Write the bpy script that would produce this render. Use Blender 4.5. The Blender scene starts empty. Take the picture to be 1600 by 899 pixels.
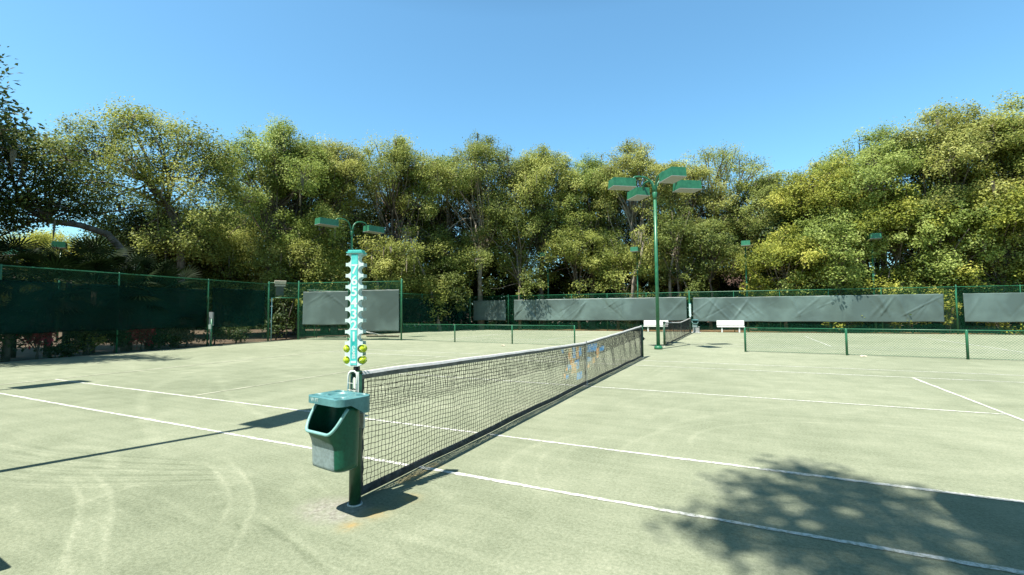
import bpy, bmesh, math, random
import numpy as np
from mathutils import Vector, Matrix

# ------------------------------------------------------------------ camera, world, sun, exposure
SC = bpy.context.scene
COL = SC.collection
CAM_POS = np.array([2.88600, -2.88923, 1.55089])
YAW, PITCH, ROLL, FPX = 0.454348, 0.0525143, -0.0066105, 718.006
def _axes():
    cy, sy, cp, sp = math.cos(YAW), math.sin(YAW), math.cos(PITCH), math.sin(PITCH)
    f = np.array([-sy*cp, cy*cp, sp]); r = np.array([cy, sy, 0.0]); u = np.cross(r, f)
    cr, sr = math.cos(ROLL), math.sin(ROLL)
    return cr*r + sr*u, -sr*r + cr*u, f
AX_R, AX_U, AX_F = _axes()
cam = bpy.data.objects.new('camera', bpy.data.cameras.new('camera')); COL.objects.link(cam)
cam.data.sensor_width = 36.0; cam.data.sensor_fit = 'HORIZONTAL'
cam.data.lens = FPX/1600*36
cam.data.clip_start = 0.05; cam.data.clip_end = 2000
M = Matrix.Identity(4)
for i in range(3):
    M[i][0], M[i][1], M[i][2], M[i][3] = AX_R[i], AX_U[i], -AX_F[i], CAM_POS[i]
cam.matrix_world = M
SC.camera = cam

SUN = Vector((0.14, 0.48, -1.0)).normalized()          # the way the light travels
SUN_EL = math.asin(-SUN.z); SUN_AZ = math.atan2(-SUN.x, -SUN.y)
w = bpy.data.worlds.new('World'); SC.world = w; w.use_nodes = True
nt = w.node_tree; bg = nt.nodes['Background']
sky = nt.nodes.new('ShaderNodeTexSky'); sky.sky_type = 'NISHITA'; sky.sun_disc = False
sky.sun_elevation = SUN_EL; sky.sun_rotation = SUN_AZ
sky.air_density = 1.0; sky.dust_density = 1.3; sky.ozone_density = 1.3; sky.altitude = 0
tint = nt.nodes.new('ShaderNodeMix'); tint.data_type = 'RGBA'; tint.blend_type = 'MULTIPLY'; tint.inputs[0].default_value = 1.0
tint.inputs[7].default_value = (0.72, 1.15, 1.19, 1)
tcw = nt.nodes.new('ShaderNodeTexCoord'); sxyz = nt.nodes.new('ShaderNodeSeparateXYZ'); nt.links.new(tcw.outputs['Generated'], sxyz.inputs[0])
zen = nt.nodes.new('ShaderNodeMapRange'); zen.inputs[1].default_value = 0.55; zen.inputs[2].default_value = 0.85; zen.inputs[3].default_value = 1.0; zen.inputs[4].default_value = 0.30
nt.links.new(sxyz.outputs[2], zen.inputs[0])                            # sky dimmed toward the zenith, above the view, to cut fill light
vm = nt.nodes.new('ShaderNodeVectorMath'); vm.operation = 'SCALE'; nt.links.new(sky.outputs[0], vm.inputs[0]); nt.links.new(zen.outputs[0], vm.inputs[3])
nt.links.new(vm.outputs[0], tint.inputs[6]); nt.links.new(tint.outputs[2], bg.inputs[0]); bg.inputs[1].default_value = 0.108
sl = bpy.data.lights.new('sun', 'SUN'); sl.energy = 5.0; sl.angle = math.radians(0.53); sl.color = (1.0, 0.95, 0.86)
so = bpy.data.objects.new('sun', sl); COL.objects.link(so)
so.rotation_euler = SUN.to_track_quat('-Z', 'Y').to_euler(); so.location = (0, -20, 40)
vs = SC.view_settings
vs.view_transform = 'Standard'; vs.look = 'None'; vs.exposure = 1.10; vs.gamma = 1.0; vs.use_curve_mapping = False
SC.cycles.max_bounces = 6; SC.cycles.diffuse_bounces = 3; SC.cycles.glossy_bounces = 2
SC.cycles.transmission_bounces = 4; SC.cycles.transparent_max_bounces = 12
SC.cycles.caustics_reflective = False; SC.cycles.caustics_refractive = False

# ------------------------------------------------------------------ helpers
def ray_ground(px, py, z=0.0):
    d = AX_F + AX_R*(px-800)/FPX - AX_U*(py-449.5)/FPX
    t = (z-CAM_POS[2])/d[2]
    return CAM_POS + d*t
def ray_depth(px, py, depth):
    return CAM_POS + depth*(AX_F + AX_R*(px-800)/FPX - AX_U*(py-449.5)/FPX)

class MB:
    """collects shapes; build() links them as one mesh object"""
    def __init__(s): s.v = []; s.f = []; s.m = []; s.sm = []
    def add(s, vs_, fs, mi=0, smooth=False):
        o = len(s.v); s.v += [tuple(map(float, p)) for p in vs_]
        for f in fs: s.f.append(tuple(i+o for i in f)); s.m.append(mi); s.sm.append(smooth)
        return s
    def box(s, c, d, rz=0.0, mi=0, bev=0.0, rot=None):
        x, y, z = d[0]/2, d[1]/2, d[2]/2
        R = Matrix.Rotation(rz, 3, 'Z') if rot is None else rot
        if bev <= 0:
            P = [(-x,-y,-z),(x,-y,-z),(x,y,-z),(-x,y,-z),(-x,-y,z),(x,-y,z),(x,y,z),(-x,y,z)]
            F = [(0,3,2,1),(4,5,6,7),(0,1,5,4),(1,2,6,5),(2,3,7,6),(3,0,4,7)]
        else:
            bm = bmesh.new(); bmesh.ops.create_cube(bm, size=1)
            for v in bm.verts: v.co = Vector((v.co.x*d[0], v.co.y*d[1], v.co.z*d[2]))
            bmesh.ops.bevel(bm, geom=list(bm.edges), offset=min(bev, min(d)*0.45), segments=2, affect='EDGES')
            bm.verts.ensure_lookup_table(); bm.verts.index_update()
            P = [v.co.copy() for v in bm.verts]; F = [[v.index for v in f.verts] for f in bm.faces]; bm.free()
        return s.add([Vector(c) + R @ Vector(p) for p in P], F, mi)
    def tube(s, pts, r, n=8, mi=0, cap=True, smooth=True):
        pts = [Vector(p) for p in pts]; k = len(pts)
        rr = [r]*k if not hasattr(r, '__len__') else list(r)
        V = []; F = []; ref = None
        for i, p in enumerate(pts):
            t = (pts[min(i+1, k-1)] - pts[max(i-1, 0)]).normalized()
            if ref is None:
                ref = Vector((1, 0, 0)) if abs(t.x) < 0.8 else Vector((0, 1, 0))
            a = (ref - t*ref.dot(t)).normalized(); b = t.cross(a); ref = a
            for j in range(n):
                q = 2*math.pi*j/n
                V.append(p + (a*math.cos(q) + b*math.sin(q))*rr[i])
        for i in range(k-1):
            for j in range(n):
                j2 = (j+1) % n
                F.append((i*n+j, i*n+j2, (i+1)*n+j2, (i+1)*n+j))
        s.add(V, F, mi, smooth)
        if cap:
            o = len(s.v) - len(V)
            s.f.append(tuple(o+j for j in reversed(range(n)))); s.m.append(mi); s.sm.append(False)
            s.f.append(tuple(o+(k-1)*n+j for j in range(n))); s.m.append(mi); s.sm.append(False)
        return s
    def sphere(s, c, r, seg=16, rings=10, mi=0, sq=1.0):
        V = [(c[0], c[1], c[2]-r*sq)]; F = []
        for i in range(1, rings):
            a = -math.pi/2 + math.pi*i/rings
            for j in range(seg):
                b = 2*math.pi*j/seg
                V.append((c[0]+r*math.cos(a)*math.cos(b), c[1]+r*math.cos(a)*math.sin(b), c[2]+r*sq*math.sin(a)))
        V.append((c[0], c[1], c[2]+r*sq)); T = len(V)-1
        for j in range(seg): F.append((0, 1+(j+1) % seg, 1+j)); F.append((T, T-seg+j, T-seg+(j+1) % seg))
        for i in range(rings-2):
            for j in range(seg):
                a = 1+i*seg+j; b = 1+i*seg+(j+1) % seg
                F.append((a, b, b+seg, a+seg))
        return s.add(V, F, mi, True)
    def prism(s, outline, y0, y1, mi=0):
        """outline of (x, z) points, extruded along y"""
        bm = bmesh.new()
        vs_ = [bm.verts.new((x, y0, z)) for x, z in outline]
        f = bm.faces.new(vs_)
        r = bmesh.ops.extrude_face_region(bm, geom=[f])
        for e in r['geom']:
            if isinstance(e, bmesh.types.BMVert): e.co.y = y1
        bmesh.ops.triangulate(bm, faces=[q for q in bm.faces if len(q.verts) > 4])
        bmesh.ops.recalc_face_normals(bm, faces=bm.faces)
        bm.verts.index_update()
        s.add([v.co.copy() for v in bm.verts], [[v.index for v in q.verts] for q in bm.faces], mi); bm.free()
        return s
    def build(s, name, mats, parent=None, loc=None):
        me = bpy.data.meshes.new(name); me.from_pydata(s.v, [], s.f)
        for m in (mats if isinstance(mats, (list, tuple)) else [mats]): me.materials.append(m)
        me.polygons.foreach_set('material_index', s.m); me.polygons.foreach_set('use_smooth', s.sm); me.update()
        o = bpy.data.objects.new(name, me); COL.objects.link(o)
        if parent is not None: o.parent = parent
        if loc is not None: o.location = loc
        return o

def np_mesh(name, V, F, mat, parent=None, attrs=None, smooth=False, mats=None, mi=None):
    """V (n,3), F (m,k) arrays of equal-sized faces"""
    V = np.asarray(V, dtype=np.float32); F = np.asarray(F, dtype=np.int32); m, k = F.shape
    me = bpy.data.meshes.new(name)
    me.vertices.add(len(V)); me.vertices.foreach_set('co', V.ravel())
    me.loops.add(m*k); me.loops.foreach_set('vertex_index', F.ravel())
    me.polygons.add(m); me.polygons.foreach_set('loop_start', np.arange(0, m*k, k, dtype=np.int32))
    me.polygons.foreach_set('loop_total', np.full(m, k, dtype=np.int32))
    for q in (mats or [mat]): me.materials.append(q)
    if mi is not None: me.polygons.foreach_set('material_index', np.asarray(mi, dtype=np.int32))
    me.polygons.foreach_set('use_smooth', np.full(m, smooth, dtype=bool))
    for an, arr in (attrs or {}).items():
        a = me.attributes.new(an, 'FLOAT', 'POINT'); a.data.foreach_set('value', np.asarray(arr, dtype=np.float32))
    me.update(calc_edges=True); me.validate()
    o = bpy.data.objects.new(name, me); COL.objects.link(o)
    if parent is not None: o.parent = parent
    return o

def tag(o, label=None, cat=None, group=None, kind=None):
    if label: o['label'] = label
    if cat: o['category'] = cat
    if group: o['group'] = group
    if kind: o['kind'] = kind
    return o
def thing(name, label, cat, loc=(0, 0, 0), rz=0.0, group=None):
    o = bpy.data.objects.new(name, None); COL.objects.link(o); o.empty_display_size = 0.2
    o.location = loc; o.rotation_euler = (0, 0, rz)
    return tag(o, label, cat, group)
def copy_tree(o, parent=None):
    c = o.copy(); COL.objects.link(c)
    if parent is not None: c.parent = parent
    for ch in [q for q in bpy.data.objects if q.parent == o]: copy_tree(ch, c)
    return c
def text_mesh(body, size, name, mat, parent, loc, rot, ext=0.0005, align='CENTER'):
    cu = bpy.data.curves.new(name, 'FONT'); cu.body = body; cu.size = size; cu.extrude = ext
    cu.align_x = align; cu.align_y = 'CENTER'; cu.offset = size*0.022
    t = bpy.data.objects.new(name, cu); COL.objects.link(t)
    dg = bpy.context.evaluated_depsgraph_get()
    me = bpy.data.meshes.new_from_object(t.evaluated_get(dg))
    bpy.data.objects.remove(t); me.materials.clear(); me.materials.append(mat)
    o = bpy.data.objects.new(name, me); COL.objects.link(o); o.parent = parent
    o.location = loc; o.rotation_euler = rot
    return o

# ------------------------------------------------------------------ materials
def N(nt, t, **kw):
    n = nt.nodes.new(t)
    for k, v in kw.items(): setattr(n, k, v)
    return n
def mat(name, col, rough=0.6, spec=0.4, metal=0.0, var=0.0, vscale=8.0, bump=0.0, bscale=60.0, col2=None, coat=0.0):
    m = bpy.data.materials.new(name); m.use_nodes = True; nt = m.node_tree; b = nt.nodes['Principled BSDF']
    b.inputs['Base Color'].default_value = (*col, 1); b.inputs['Roughness'].default_value = rough
    b.inputs['Specular IOR Level'].default_value = spec; b.inputs['Metallic'].default_value = metal
    b.inputs['Coat Weight'].default_value = coat
    tc = N(nt, 'ShaderNodeTexCoord')
    if var > 0 or col2:
        nz = N(nt, 'ShaderNodeTexNoise'); nz.inputs['Scale'].default_value = vscale; nz.inputs['Detail'].default_value = 6
        nz.inputs['Roughness'].default_value = 0.65
        nt.links.new(tc.outputs['Object'], nz.inputs['Vector'])
        rp = N(nt, 'ShaderNodeValToRGB'); rp.color_ramp.elements[0].position = 0.32; rp.color_ramp.elements[1].position = 0.7
        c2 = col2 or tuple(min(1, c*(1+var)) for c in col)
        rp.color_ramp.elements[0].color = (*[c*(1-var) for c in col], 1); rp.color_ramp.elements[1].color = (*c2, 1)
        nt.links.new(nz.outputs['Fac'], rp.inputs['Fac']); nt.links.new(rp.outputs['Color'], b.inputs['Base Color'])
    if bump > 0:
        n2 = N(nt, 'ShaderNodeTexNoise'); n2.inputs['Scale'].default_value = bscale; n2.inputs['Detail'].default_value = 4
        nt.links.new(tc.outputs['Object'], n2.inputs['Vector'])
        bp = N(nt, 'ShaderNodeBump'); bp.inputs['Strength'].default_value = bump; bp.inputs['Distance'].default_value = 0.01
        nt.links.new(n2.outputs['Fac'], bp.inputs['Height']); nt.links.new(bp.outputs['Normal'], b.inputs['Normal'])
    return m

G_PAINT = mat('green_paint', (0.015, 0.125, 0.056), 0.38, 0.5, var=0.22, vscale=5, col2=(0.030, 0.165, 0.080))
G_DARK = mat('dark_green_paint', (0.008, 0.050, 0.020), 0.4, 0.5, var=0.45, vscale=9, col2=(0.02, 0.085, 0.04))
G_WIRE = mat('green_vinyl_wire', (0.012, 0.115, 0.055), 0.45, 0.4)
LENS = mat('lamp_lens', (0.255, 0.255, 0.240), 0.35, 0.5)
GALV = mat('galvanised_steel', (0.50, 0.52, 0.50), 0.42, 0.5, metal=0.35, var=0.2, vscale=20)
BLACK = mat('black_plastic', (0.012, 0.012, 0.013), 0.5, 0.4)
NET_BLK = mat('black_net_cord', (0.022, 0.023, 0.025), 0.7, 0.3)
NET_BLU = mat('blue_net_cord', (0.06, 0.28, 0.58), 0.7, 0.3)
NET_ORG = mat('orange_net_cord', (0.68, 0.32, 0.11), 0.7, 0.3)
TAPE = mat('net_headband', (0.56, 0.55, 0.53), 0.7, 0.3, var=0.12, vscale=14, bump=0.15, bscale=90)
TAPE_SHADE = mat('shaded_headband_side', (0.115, 0.112, 0.105), 0.8, 0.2, var=0.3, vscale=9, col2=(0.18, 0.175, 0.165))  # shade on the white band's lower faces, painted as a darker grey
BAND = mat('dark_net_band', (0.025, 0.028, 0.032), 0.65, 0.3, var=0.35, vscale=12, col2=(0.07, 0.075, 0.075), bump=0.3, bscale=50)
STRAP = mat('centre_strap', (0.32, 0.31, 0.29), 0.7, 0.3, var=0.2)
WHITE = mat('white_plastic', (0.56, 0.56, 0.53), 0.45, 0.4, var=0.06, vscale=6)
MINT = mat('bleached_mint_plastic', (0.52, 0.68, 0.64), 0.35, 0.5, var=0.08, vscale=11, col2=(0.62, 0.72, 0.70))
TURQ = mat('turquoise_panel', (0.012, 0.44, 0.42), 0.22, 0.55, var=0.2, vscale=7, col2=(0.16, 0.70, 0.66), coat=0.4)
DIGIT = mat('white_lettering', (0.62, 0.70, 0.68), 0.5, 0.3)
GREY_BOX = mat('grey_box_paint', (0.25, 0.26, 0.25), 0.5, 0.4, var=0.1)
BEIGE = mat('beige_sign_paint', (0.55, 0.49, 0.38), 0.5, 0.4, var=0.1)
BARK = mat('bark', (0.090, 0.070, 0.052), 0.9, 0.2, var=0.5, vscale=3.0, col2=(0.23, 0.19, 0.15), bump=0.6, bscale=14)
PALE_BARK = mat('pale_bark', (0.20, 0.165, 0.12), 0.9, 0.2, var=0.4, vscale=3.0, col2=(0.36, 0.31, 0.25), bump=0.5, bscale=14)
BRICK = mat('pink_wall', (0.45, 0.30, 0.26), 0.9, 0.2, var=0.2)
ROOF = mat('brown_roof', (0.16, 0.10, 0.08), 0.9, 0.2, var=0.3)

def leaf_mat(name, dark, mid, lit, trans=0.34, rough=0.5, spec=0.2):
    m = bpy.data.materials.new(name); m.use_nodes = True; nt = m.node_tree
    b = nt.nodes['Principled BSDF']; out = nt.nodes['Material Output']
    at = N(nt, 'ShaderNodeAttribute', attribute_name='tone')
    rp = N(nt, 'ShaderNodeValToRGB'); e = rp.color_ramp.elements
    e[0].position = 0.0; e[0].color = (*dark, 1); e[1].position = 1.0; e[1].color = (*lit, 1)
    q = e.new(0.5); q.color = (*mid, 1)
    nt.links.new(at.outputs['Fac'], rp.inputs['Fac'])
    nt.links.new(rp.outputs['Color'], b.inputs['Base Color'])
    b.inputs['Roughness'].default_value = rough; b.inputs['Specular IOR Level'].default_value = spec
    t = N(nt, 'ShaderNodeBsdfTranslucent'); nt.links.new(rp.outputs['Color'], t.inputs['Color'])
    mx = N(nt, 'ShaderNodeMixShader'); mx.inputs[0].default_value = trans
    nt.links.new(b.outputs[0], mx.inputs[1]); nt.links.new(t.outputs[0], mx.inputs[2]); nt.links.new(mx.outputs[0], out.inputs['Surface'])
    return m
LEAF_OAK = leaf_mat('oak_leaves', (0.055, 0.088, 0.018), (0.305, 0.340, 0.074), (0.58, 0.58, 0.195), trans=.45)
LEAF_VINE = leaf_mat('vine_leaves', (0.040, 0.070, 0.012), (0.290, 0.320, 0.048), (0.57, 0.54, 0.120), trans=.42)
LEAF_FRESH = leaf_mat('fresh_green_oak_leaves', (0.045, 0.082, 0.016), (0.265, 0.335, 0.072), (0.52, 0.57, 0.195), trans=.45)
LEAF_OLIVE = leaf_mat('olive_oak_leaves', (0.062, 0.080, 0.020), (0.315, 0.335, 0.080), (0.58, 0.57, 0.205), trans=.42)
LEAF_DEEP = leaf_mat('deep_green_oak_leaves', (0.035, 0.062, 0.014), (0.205, 0.245, 0.054), (0.46, 0.47, 0.145), trans=.4)
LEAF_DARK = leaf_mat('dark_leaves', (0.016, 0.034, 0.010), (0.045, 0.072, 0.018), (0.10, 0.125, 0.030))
LEAF_PALM = leaf_mat('palm_leaves', (0.006, 0.016, 0.005), (0.011, 0.022, 0.006), (0.022, 0.036, 0.010), trans=0.15, rough=.6, spec=.1)
LEAF_RED = leaf_mat('red_leaves', (0.10, 0.008, 0.02), (0.32, 0.02, 0.05), (0.55, 0.06, 0.10))
MOSS = leaf_mat('hanging_moss', (0.10, 0.085, 0.055), (0.19, 0.165, 0.11), (0.30, 0.26, 0.19), trans=0.25)

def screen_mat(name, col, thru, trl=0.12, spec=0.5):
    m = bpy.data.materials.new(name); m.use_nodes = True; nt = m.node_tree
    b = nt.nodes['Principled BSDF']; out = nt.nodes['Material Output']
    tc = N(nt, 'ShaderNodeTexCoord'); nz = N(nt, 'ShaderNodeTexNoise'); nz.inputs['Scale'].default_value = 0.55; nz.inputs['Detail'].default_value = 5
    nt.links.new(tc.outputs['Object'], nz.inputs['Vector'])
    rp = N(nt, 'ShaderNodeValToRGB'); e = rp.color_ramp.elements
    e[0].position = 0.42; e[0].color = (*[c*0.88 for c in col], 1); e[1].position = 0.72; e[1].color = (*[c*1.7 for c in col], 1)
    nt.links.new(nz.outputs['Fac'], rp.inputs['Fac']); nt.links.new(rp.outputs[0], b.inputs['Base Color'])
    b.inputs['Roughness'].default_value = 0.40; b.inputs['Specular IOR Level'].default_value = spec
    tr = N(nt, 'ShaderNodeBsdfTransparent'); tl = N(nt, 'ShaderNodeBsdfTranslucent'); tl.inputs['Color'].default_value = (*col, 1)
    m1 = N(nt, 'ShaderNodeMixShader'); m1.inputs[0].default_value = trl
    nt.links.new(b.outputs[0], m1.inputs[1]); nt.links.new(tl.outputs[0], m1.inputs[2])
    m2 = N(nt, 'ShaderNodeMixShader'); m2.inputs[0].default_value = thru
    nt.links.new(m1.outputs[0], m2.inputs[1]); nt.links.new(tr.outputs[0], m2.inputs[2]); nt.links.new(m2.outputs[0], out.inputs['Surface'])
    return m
SCREEN = screen_mat('windscreen_fabric', (0.084, 0.122, 0.110), 0.03)
SCREEN_THIN = screen_mat('thin_windscreen_fabric', (0.085, 0.122, 0.110), 0.26)
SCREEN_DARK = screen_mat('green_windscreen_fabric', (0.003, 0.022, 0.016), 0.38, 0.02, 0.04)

def court_material():
    m = bpy.data.materials.new('clay_court'); m.use_nodes = True; nt = m.node_tree; L = nt.links.new
    b = nt.nodes['Principled BSDF']; b.inputs['Roughness'].default_value = 0.92; b.inputs['Specular IOR Level'].default_value = 0.15
    tc = N(nt, 'ShaderNodeTexCoord')
    def noise(scale, detail=5, sx=1, sy=1, rz=0.0, rough=0.6):
        mp = N(nt, 'ShaderNodeMapping'); mp.inputs['Scale'].default_value = (sx, sy, 1); mp.inputs['Rotation'].default_value = (0, 0, rz)
        L(tc.outputs['Object'], mp.inputs['Vector'])
        n = N(nt, 'ShaderNodeTexNoise'); n.inputs['Scale'].default_value = scale; n.inputs['Detail'].default_value = detail
        n.inputs['Roughness'].default_value = rough; L(mp.outputs[0], n.inputs['Vector']); return n.outputs['Fac']
    def mth(op, a, b_):
        n = N(nt, 'ShaderNodeMath', operation=op)
        for i, x in enumerate((a, b_)):
            if isinstance(x, (int, float)): n.inputs[i].default_value = x
            else: L(x, n.inputs[i])
        return n.outputs[0]
    big = noise(0.35, 4); mid = noise(1.7, 6); fine = noise(38, 5, rough=0.8); grit = noise(160, 2)
    sweepa = noise(1.0, 5, 0.55, 9.0, 0.06); sweepb = noise(1.4, 5, 9.0, 0.7, 0.5)
    k = mth('ADD', mth('MULTIPLY', big, 0.35), mth('MULTIPLY', mid, 0.50))
    k = mth('ADD', k, mth('MULTIPLY', sweepa, 0.32)); k = mth('ADD', k, mth('MULTIPLY', sweepb, 0.14))
    k = mth('ADD', k, mth('MULTIPLY', fine, 1.25)); k = mth('ADD', k, mth('MULTIPLY', grit, 0.75))
    k = mth('MULTIPLY', mth('SUBTRACT', k, 1.655), 1.45)
    wear = N(nt, 'ShaderNodeAttribute', attribute_name='wear'); k = mth('ADD', k, wear.outputs['Fac'])
    mk = N(nt, 'ShaderNodeAttribute', attribute_name='mark')
    brk = mth('ADD', mth('MULTIPLY', noise(17, 6, rough=0.8), 3.0), -0.75)
    k2 = mth('ADD', mth('ADD', k, 0.5), mth('MULTIPLY', mth('MULTIPLY', mk.outputs['Fac'], brk), 0.55))
    rp = N(nt, 'ShaderNodeValToRGB'); e = rp.color_ramp.elements
    e[0].position = 0.0; e[0].color = (0.115, 0.134, 0.085, 1); e[1].position = 1.0; e[1].color = (0.298, 0.313, 0.224, 1)
    q = e.new(0.5); q.color = (0.196, 0.219, 0.147, 1)
    L(k2, rp.inputs['Fac'])
    cc = N(nt, 'ShaderNodeAttribute', attribute_name='concrete'); mx = N(nt, 'ShaderNodeMix', data_type='RGBA')
    cr = N(nt, 'ShaderNodeValToRGB'); ce = cr.color_ramp.elements
    ce[0].position = 0.35; ce[0].color = (0.136, 0.132, 0.104, 1); ce[1].position = 0.68; ce[1].color = (0.328, 0.324, 0.273, 1)
    L(noise(26, 6, rough=0.75), cr.inputs['Fac'])
    cm = mth('MULTIPLY', cc.outputs['Fac'], mth('ADD', mth('MULTIPLY', noise(9, 5, rough=0.7), 2.6), -0.55))
    cl = N(nt, 'ShaderNodeClamp'); L(cm, cl.inputs[0])
    L(cl.outputs[0], mx.inputs[0]); L(rp.outputs[0], mx.inputs[6]); L(cr.outputs[0], mx.inputs[7])
    oc = N(nt, 'ShaderNodeAttribute', attribute_name='stain'); m2 = N(nt, 'ShaderNodeMix', data_type='RGBA')
    om = mth('MULTIPLY', oc.outputs['Fac'], mth('ADD', mth('MULTIPLY', noise(12, 5), 2.4), -0.6)); ocl = N(nt, 'ShaderNodeClamp'); L(om, ocl.inputs[0])
    L(ocl.outputs[0], m2.inputs[0]); L(mx.outputs[2], m2.inputs[6]); m2.inputs[7].default_value = (0.315, 0.225, 0.090, 1)
    L(m2.outputs[2], b.inputs['Base Color'])
    bp = N(nt, 'ShaderNodeBump'); bp.inputs['Strength'].default_value = 0.55; bp.inputs['Distance'].default_value = 0.006
    h = mth('ADD', mth('MULTIPLY', fine, 1.0), mth('MULTIPLY', mid, 0.6)); h = mth('ADD', h, mth('MULTIPLY', sweepa, 0.7)); h = mth('ADD', h, mth('MULTIPLY', mk.outputs['Fac'], 0.6))
    L(h, bp.inputs['Height']); L(bp.outputs[0], b.inputs['Normal'])
    return m
COURT = court_material()

def line_material():
    m = bpy.data.materials.new('court_line_tape'); m.use_nodes = True; nt = m.node_tree; L = nt.links.new
    b = nt.nodes['Principled BSDF']; b.inputs['Roughness'].default_value = 0.8
    tc = N(nt, 'ShaderNodeTexCoord'); n = N(nt, 'ShaderNodeTexNoise'); n.inputs['Scale'].default_value = 22; n.inputs['Detail'].default_value = 6; n.inputs['Roughness'].default_value = 0.75
    L(tc.outputs['Object'], n.inputs['Vector']); rp = N(nt, 'ShaderNodeValToRGB'); e = rp.color_ramp.elements
    e[0].position = 0.40; e[0].color = (0.253, 0.276, 0.201, 1); e[1].position = 0.57; e[1].color = (0.581, 0.581, 0.544, 1)
    L(n.outputs['Fac'], rp.inputs['Fac']); L(rp.outputs[0], b.inputs['Base Color'])
    return m
LINE = line_material()
def worn_line_material():
    m = bpy.data.materials.new('dusty_line_tape'); m.use_nodes = True; nt = m.node_tree; L = nt.links.new
    b = nt.nodes['Principled BSDF']; b.inputs['Roughness'].default_value = 0.9
    tc = N(nt, 'ShaderNodeTexCoord'); n = N(nt, 'ShaderNodeTexNoise'); n.inputs['Scale'].default_value = 2.4; n.inputs['Detail'].default_value = 7; n.inputs['Roughness'].default_value = 0.75
    L(tc.outputs['Object'], n.inputs['Vector']); rp = N(nt, 'ShaderNodeValToRGB'); e = rp.color_ramp.elements
    e[0].position = 0.36; e[0].color = (0.212, 0.227, 0.156, 1); e[1].position = 0.62; e[1].color = (0.447, 0.447, 0.350, 1)
    L(n.outputs['Fac'], rp.inputs['Fac']); L(rp.outputs[0], b.inputs['Base Color'])
    return m
LINE_WORN = worn_line_material()

def ground_material():
    m = bpy.data.materials.new('leaf_litter_ground'); m.use_nodes = True; nt = m.node_tree; L = nt.links.new
    b = nt.nodes['Principled BSDF']; b.inputs['Roughness'].default_value = 0.95
    tc = N(nt, 'ShaderNodeTexCoord')
    n1 = N(nt, 'ShaderNodeTexNoise'); n1.inputs['Scale'].default_value = 0.9; n1.inputs['Detail'].default_value = 8; n1.inputs['Roughness'].default_value = 0.7
    n2 = N(nt, 'ShaderNodeTexNoise'); n2.inputs['Scale'].default_value = 14; n2.inputs['Detail'].default_value = 5
    L(tc.outputs['Object'], n1.inputs['Vector']); L(tc.outputs['Object'], n2.inputs['Vector'])
    a = N(nt, 'ShaderNodeMath', operation='ADD'); L(n1.outputs['Fac'], a.inputs[0])
    s = N(nt, 'ShaderNodeMath', operation='MULTIPLY'); L(n2.outputs['Fac'], s.inputs[0]); s.inputs[1].default_value = 0.5
    L(s.outputs[0], a.inputs[1])
    rp = N(nt, 'ShaderNodeValToRGB'); e = rp.color_ramp.elements
    e[0].position = 0.55; e[0].color = (0.040, 0.032, 0.018, 1); e[1].position = 0.95; e[1].color = (0.15, 0.095, 0.05, 1)
    q = e.new(0.74); q.color = (0.075, 0.052, 0.030, 1)
    L(a.outputs[0], rp.inputs['Fac']); L(rp.outputs[0], b.inputs['Base Color'])
    bp = N(nt, 'ShaderNodeBump'); bp.inputs['Strength'].default_value = 0.8; bp.inputs['Distance'].default_value = 0.05
    L(a.outputs[0], bp.inputs['Height']); L(bp.outputs[0], b.inputs['Normal'])
    return m

# ------------------------------------------------------------------ ground and courts
g = MB().add([(-500, -500, -0.06), (500, -500, -0.06), (500, 500, -0.06), (-500, 500, -0.06)], [(0, 1, 2, 3)])
tag(g.build('ground', ground_material()), kind='structure')

V_ = [(x, 33.0+.075*x+dy_-.25, -.045) for x in np.linspace(-18.2, 32, 30) for dy_ in (0, 4.2)]
mb_ = MB().add(V_, [(2*k, 2*k+2, 2*k+3, 2*k+1) for k in range(29)])
tag(mb_.build('mulch_path', mat('pine_straw', (0.10, 0.065, 0.035), .95, .1, var=.5, vscale=2.2, col2=(0.34, 0.20, 0.095), bump=.8, bscale=20)), kind='structure')
def graded(lo, d0, d1, hi, fine, grow=1.06, mx=0.5):
    mid = list(np.arange(d0, d1+1e-6, fine)); a = []; s = fine; x = d0
    while x > lo: s = min(s*grow, mx); x = max(lo, x-s); a.append(x)
    c = []; s = fine; x = mid[-1]
    while x < hi: s = min(s*grow, mx); x = min(hi, x+s); c.append(x)
    return np.array(a[::-1] + mid + c)
def left_edge(y):
    return np.interp(y, [-12, 3.4, 14.4, 15.85, 17.4, 20, 32.4, 36], [-16.4, -18.95, -20.75, -20.1, -21.0, -20.45, -18.55, -18.1]) + 0.02
xs = graded(-14, -5.0, 4.6, 30, 0.02, 1.04); ys = graded(-12, -1.8, 4.2, 33.0, 0.02, 1.04)
X, Y = np.meshgrid(xs, ys)
le = left_edge(Y)
X = np.where(X < -7, -7 + (X+7)*((-7-le)/7.0), X)
Yb = Y + np.clip((Y-20)/13, 0, 1)*0.075*X                              # the far edge runs with the back fence
PX, PY = X.ravel(), Yb.ravel()
mark = np.zeros(len(PX)); conc = np.zeros(len(PX)); stain = np.zeros(len(PX))
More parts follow.
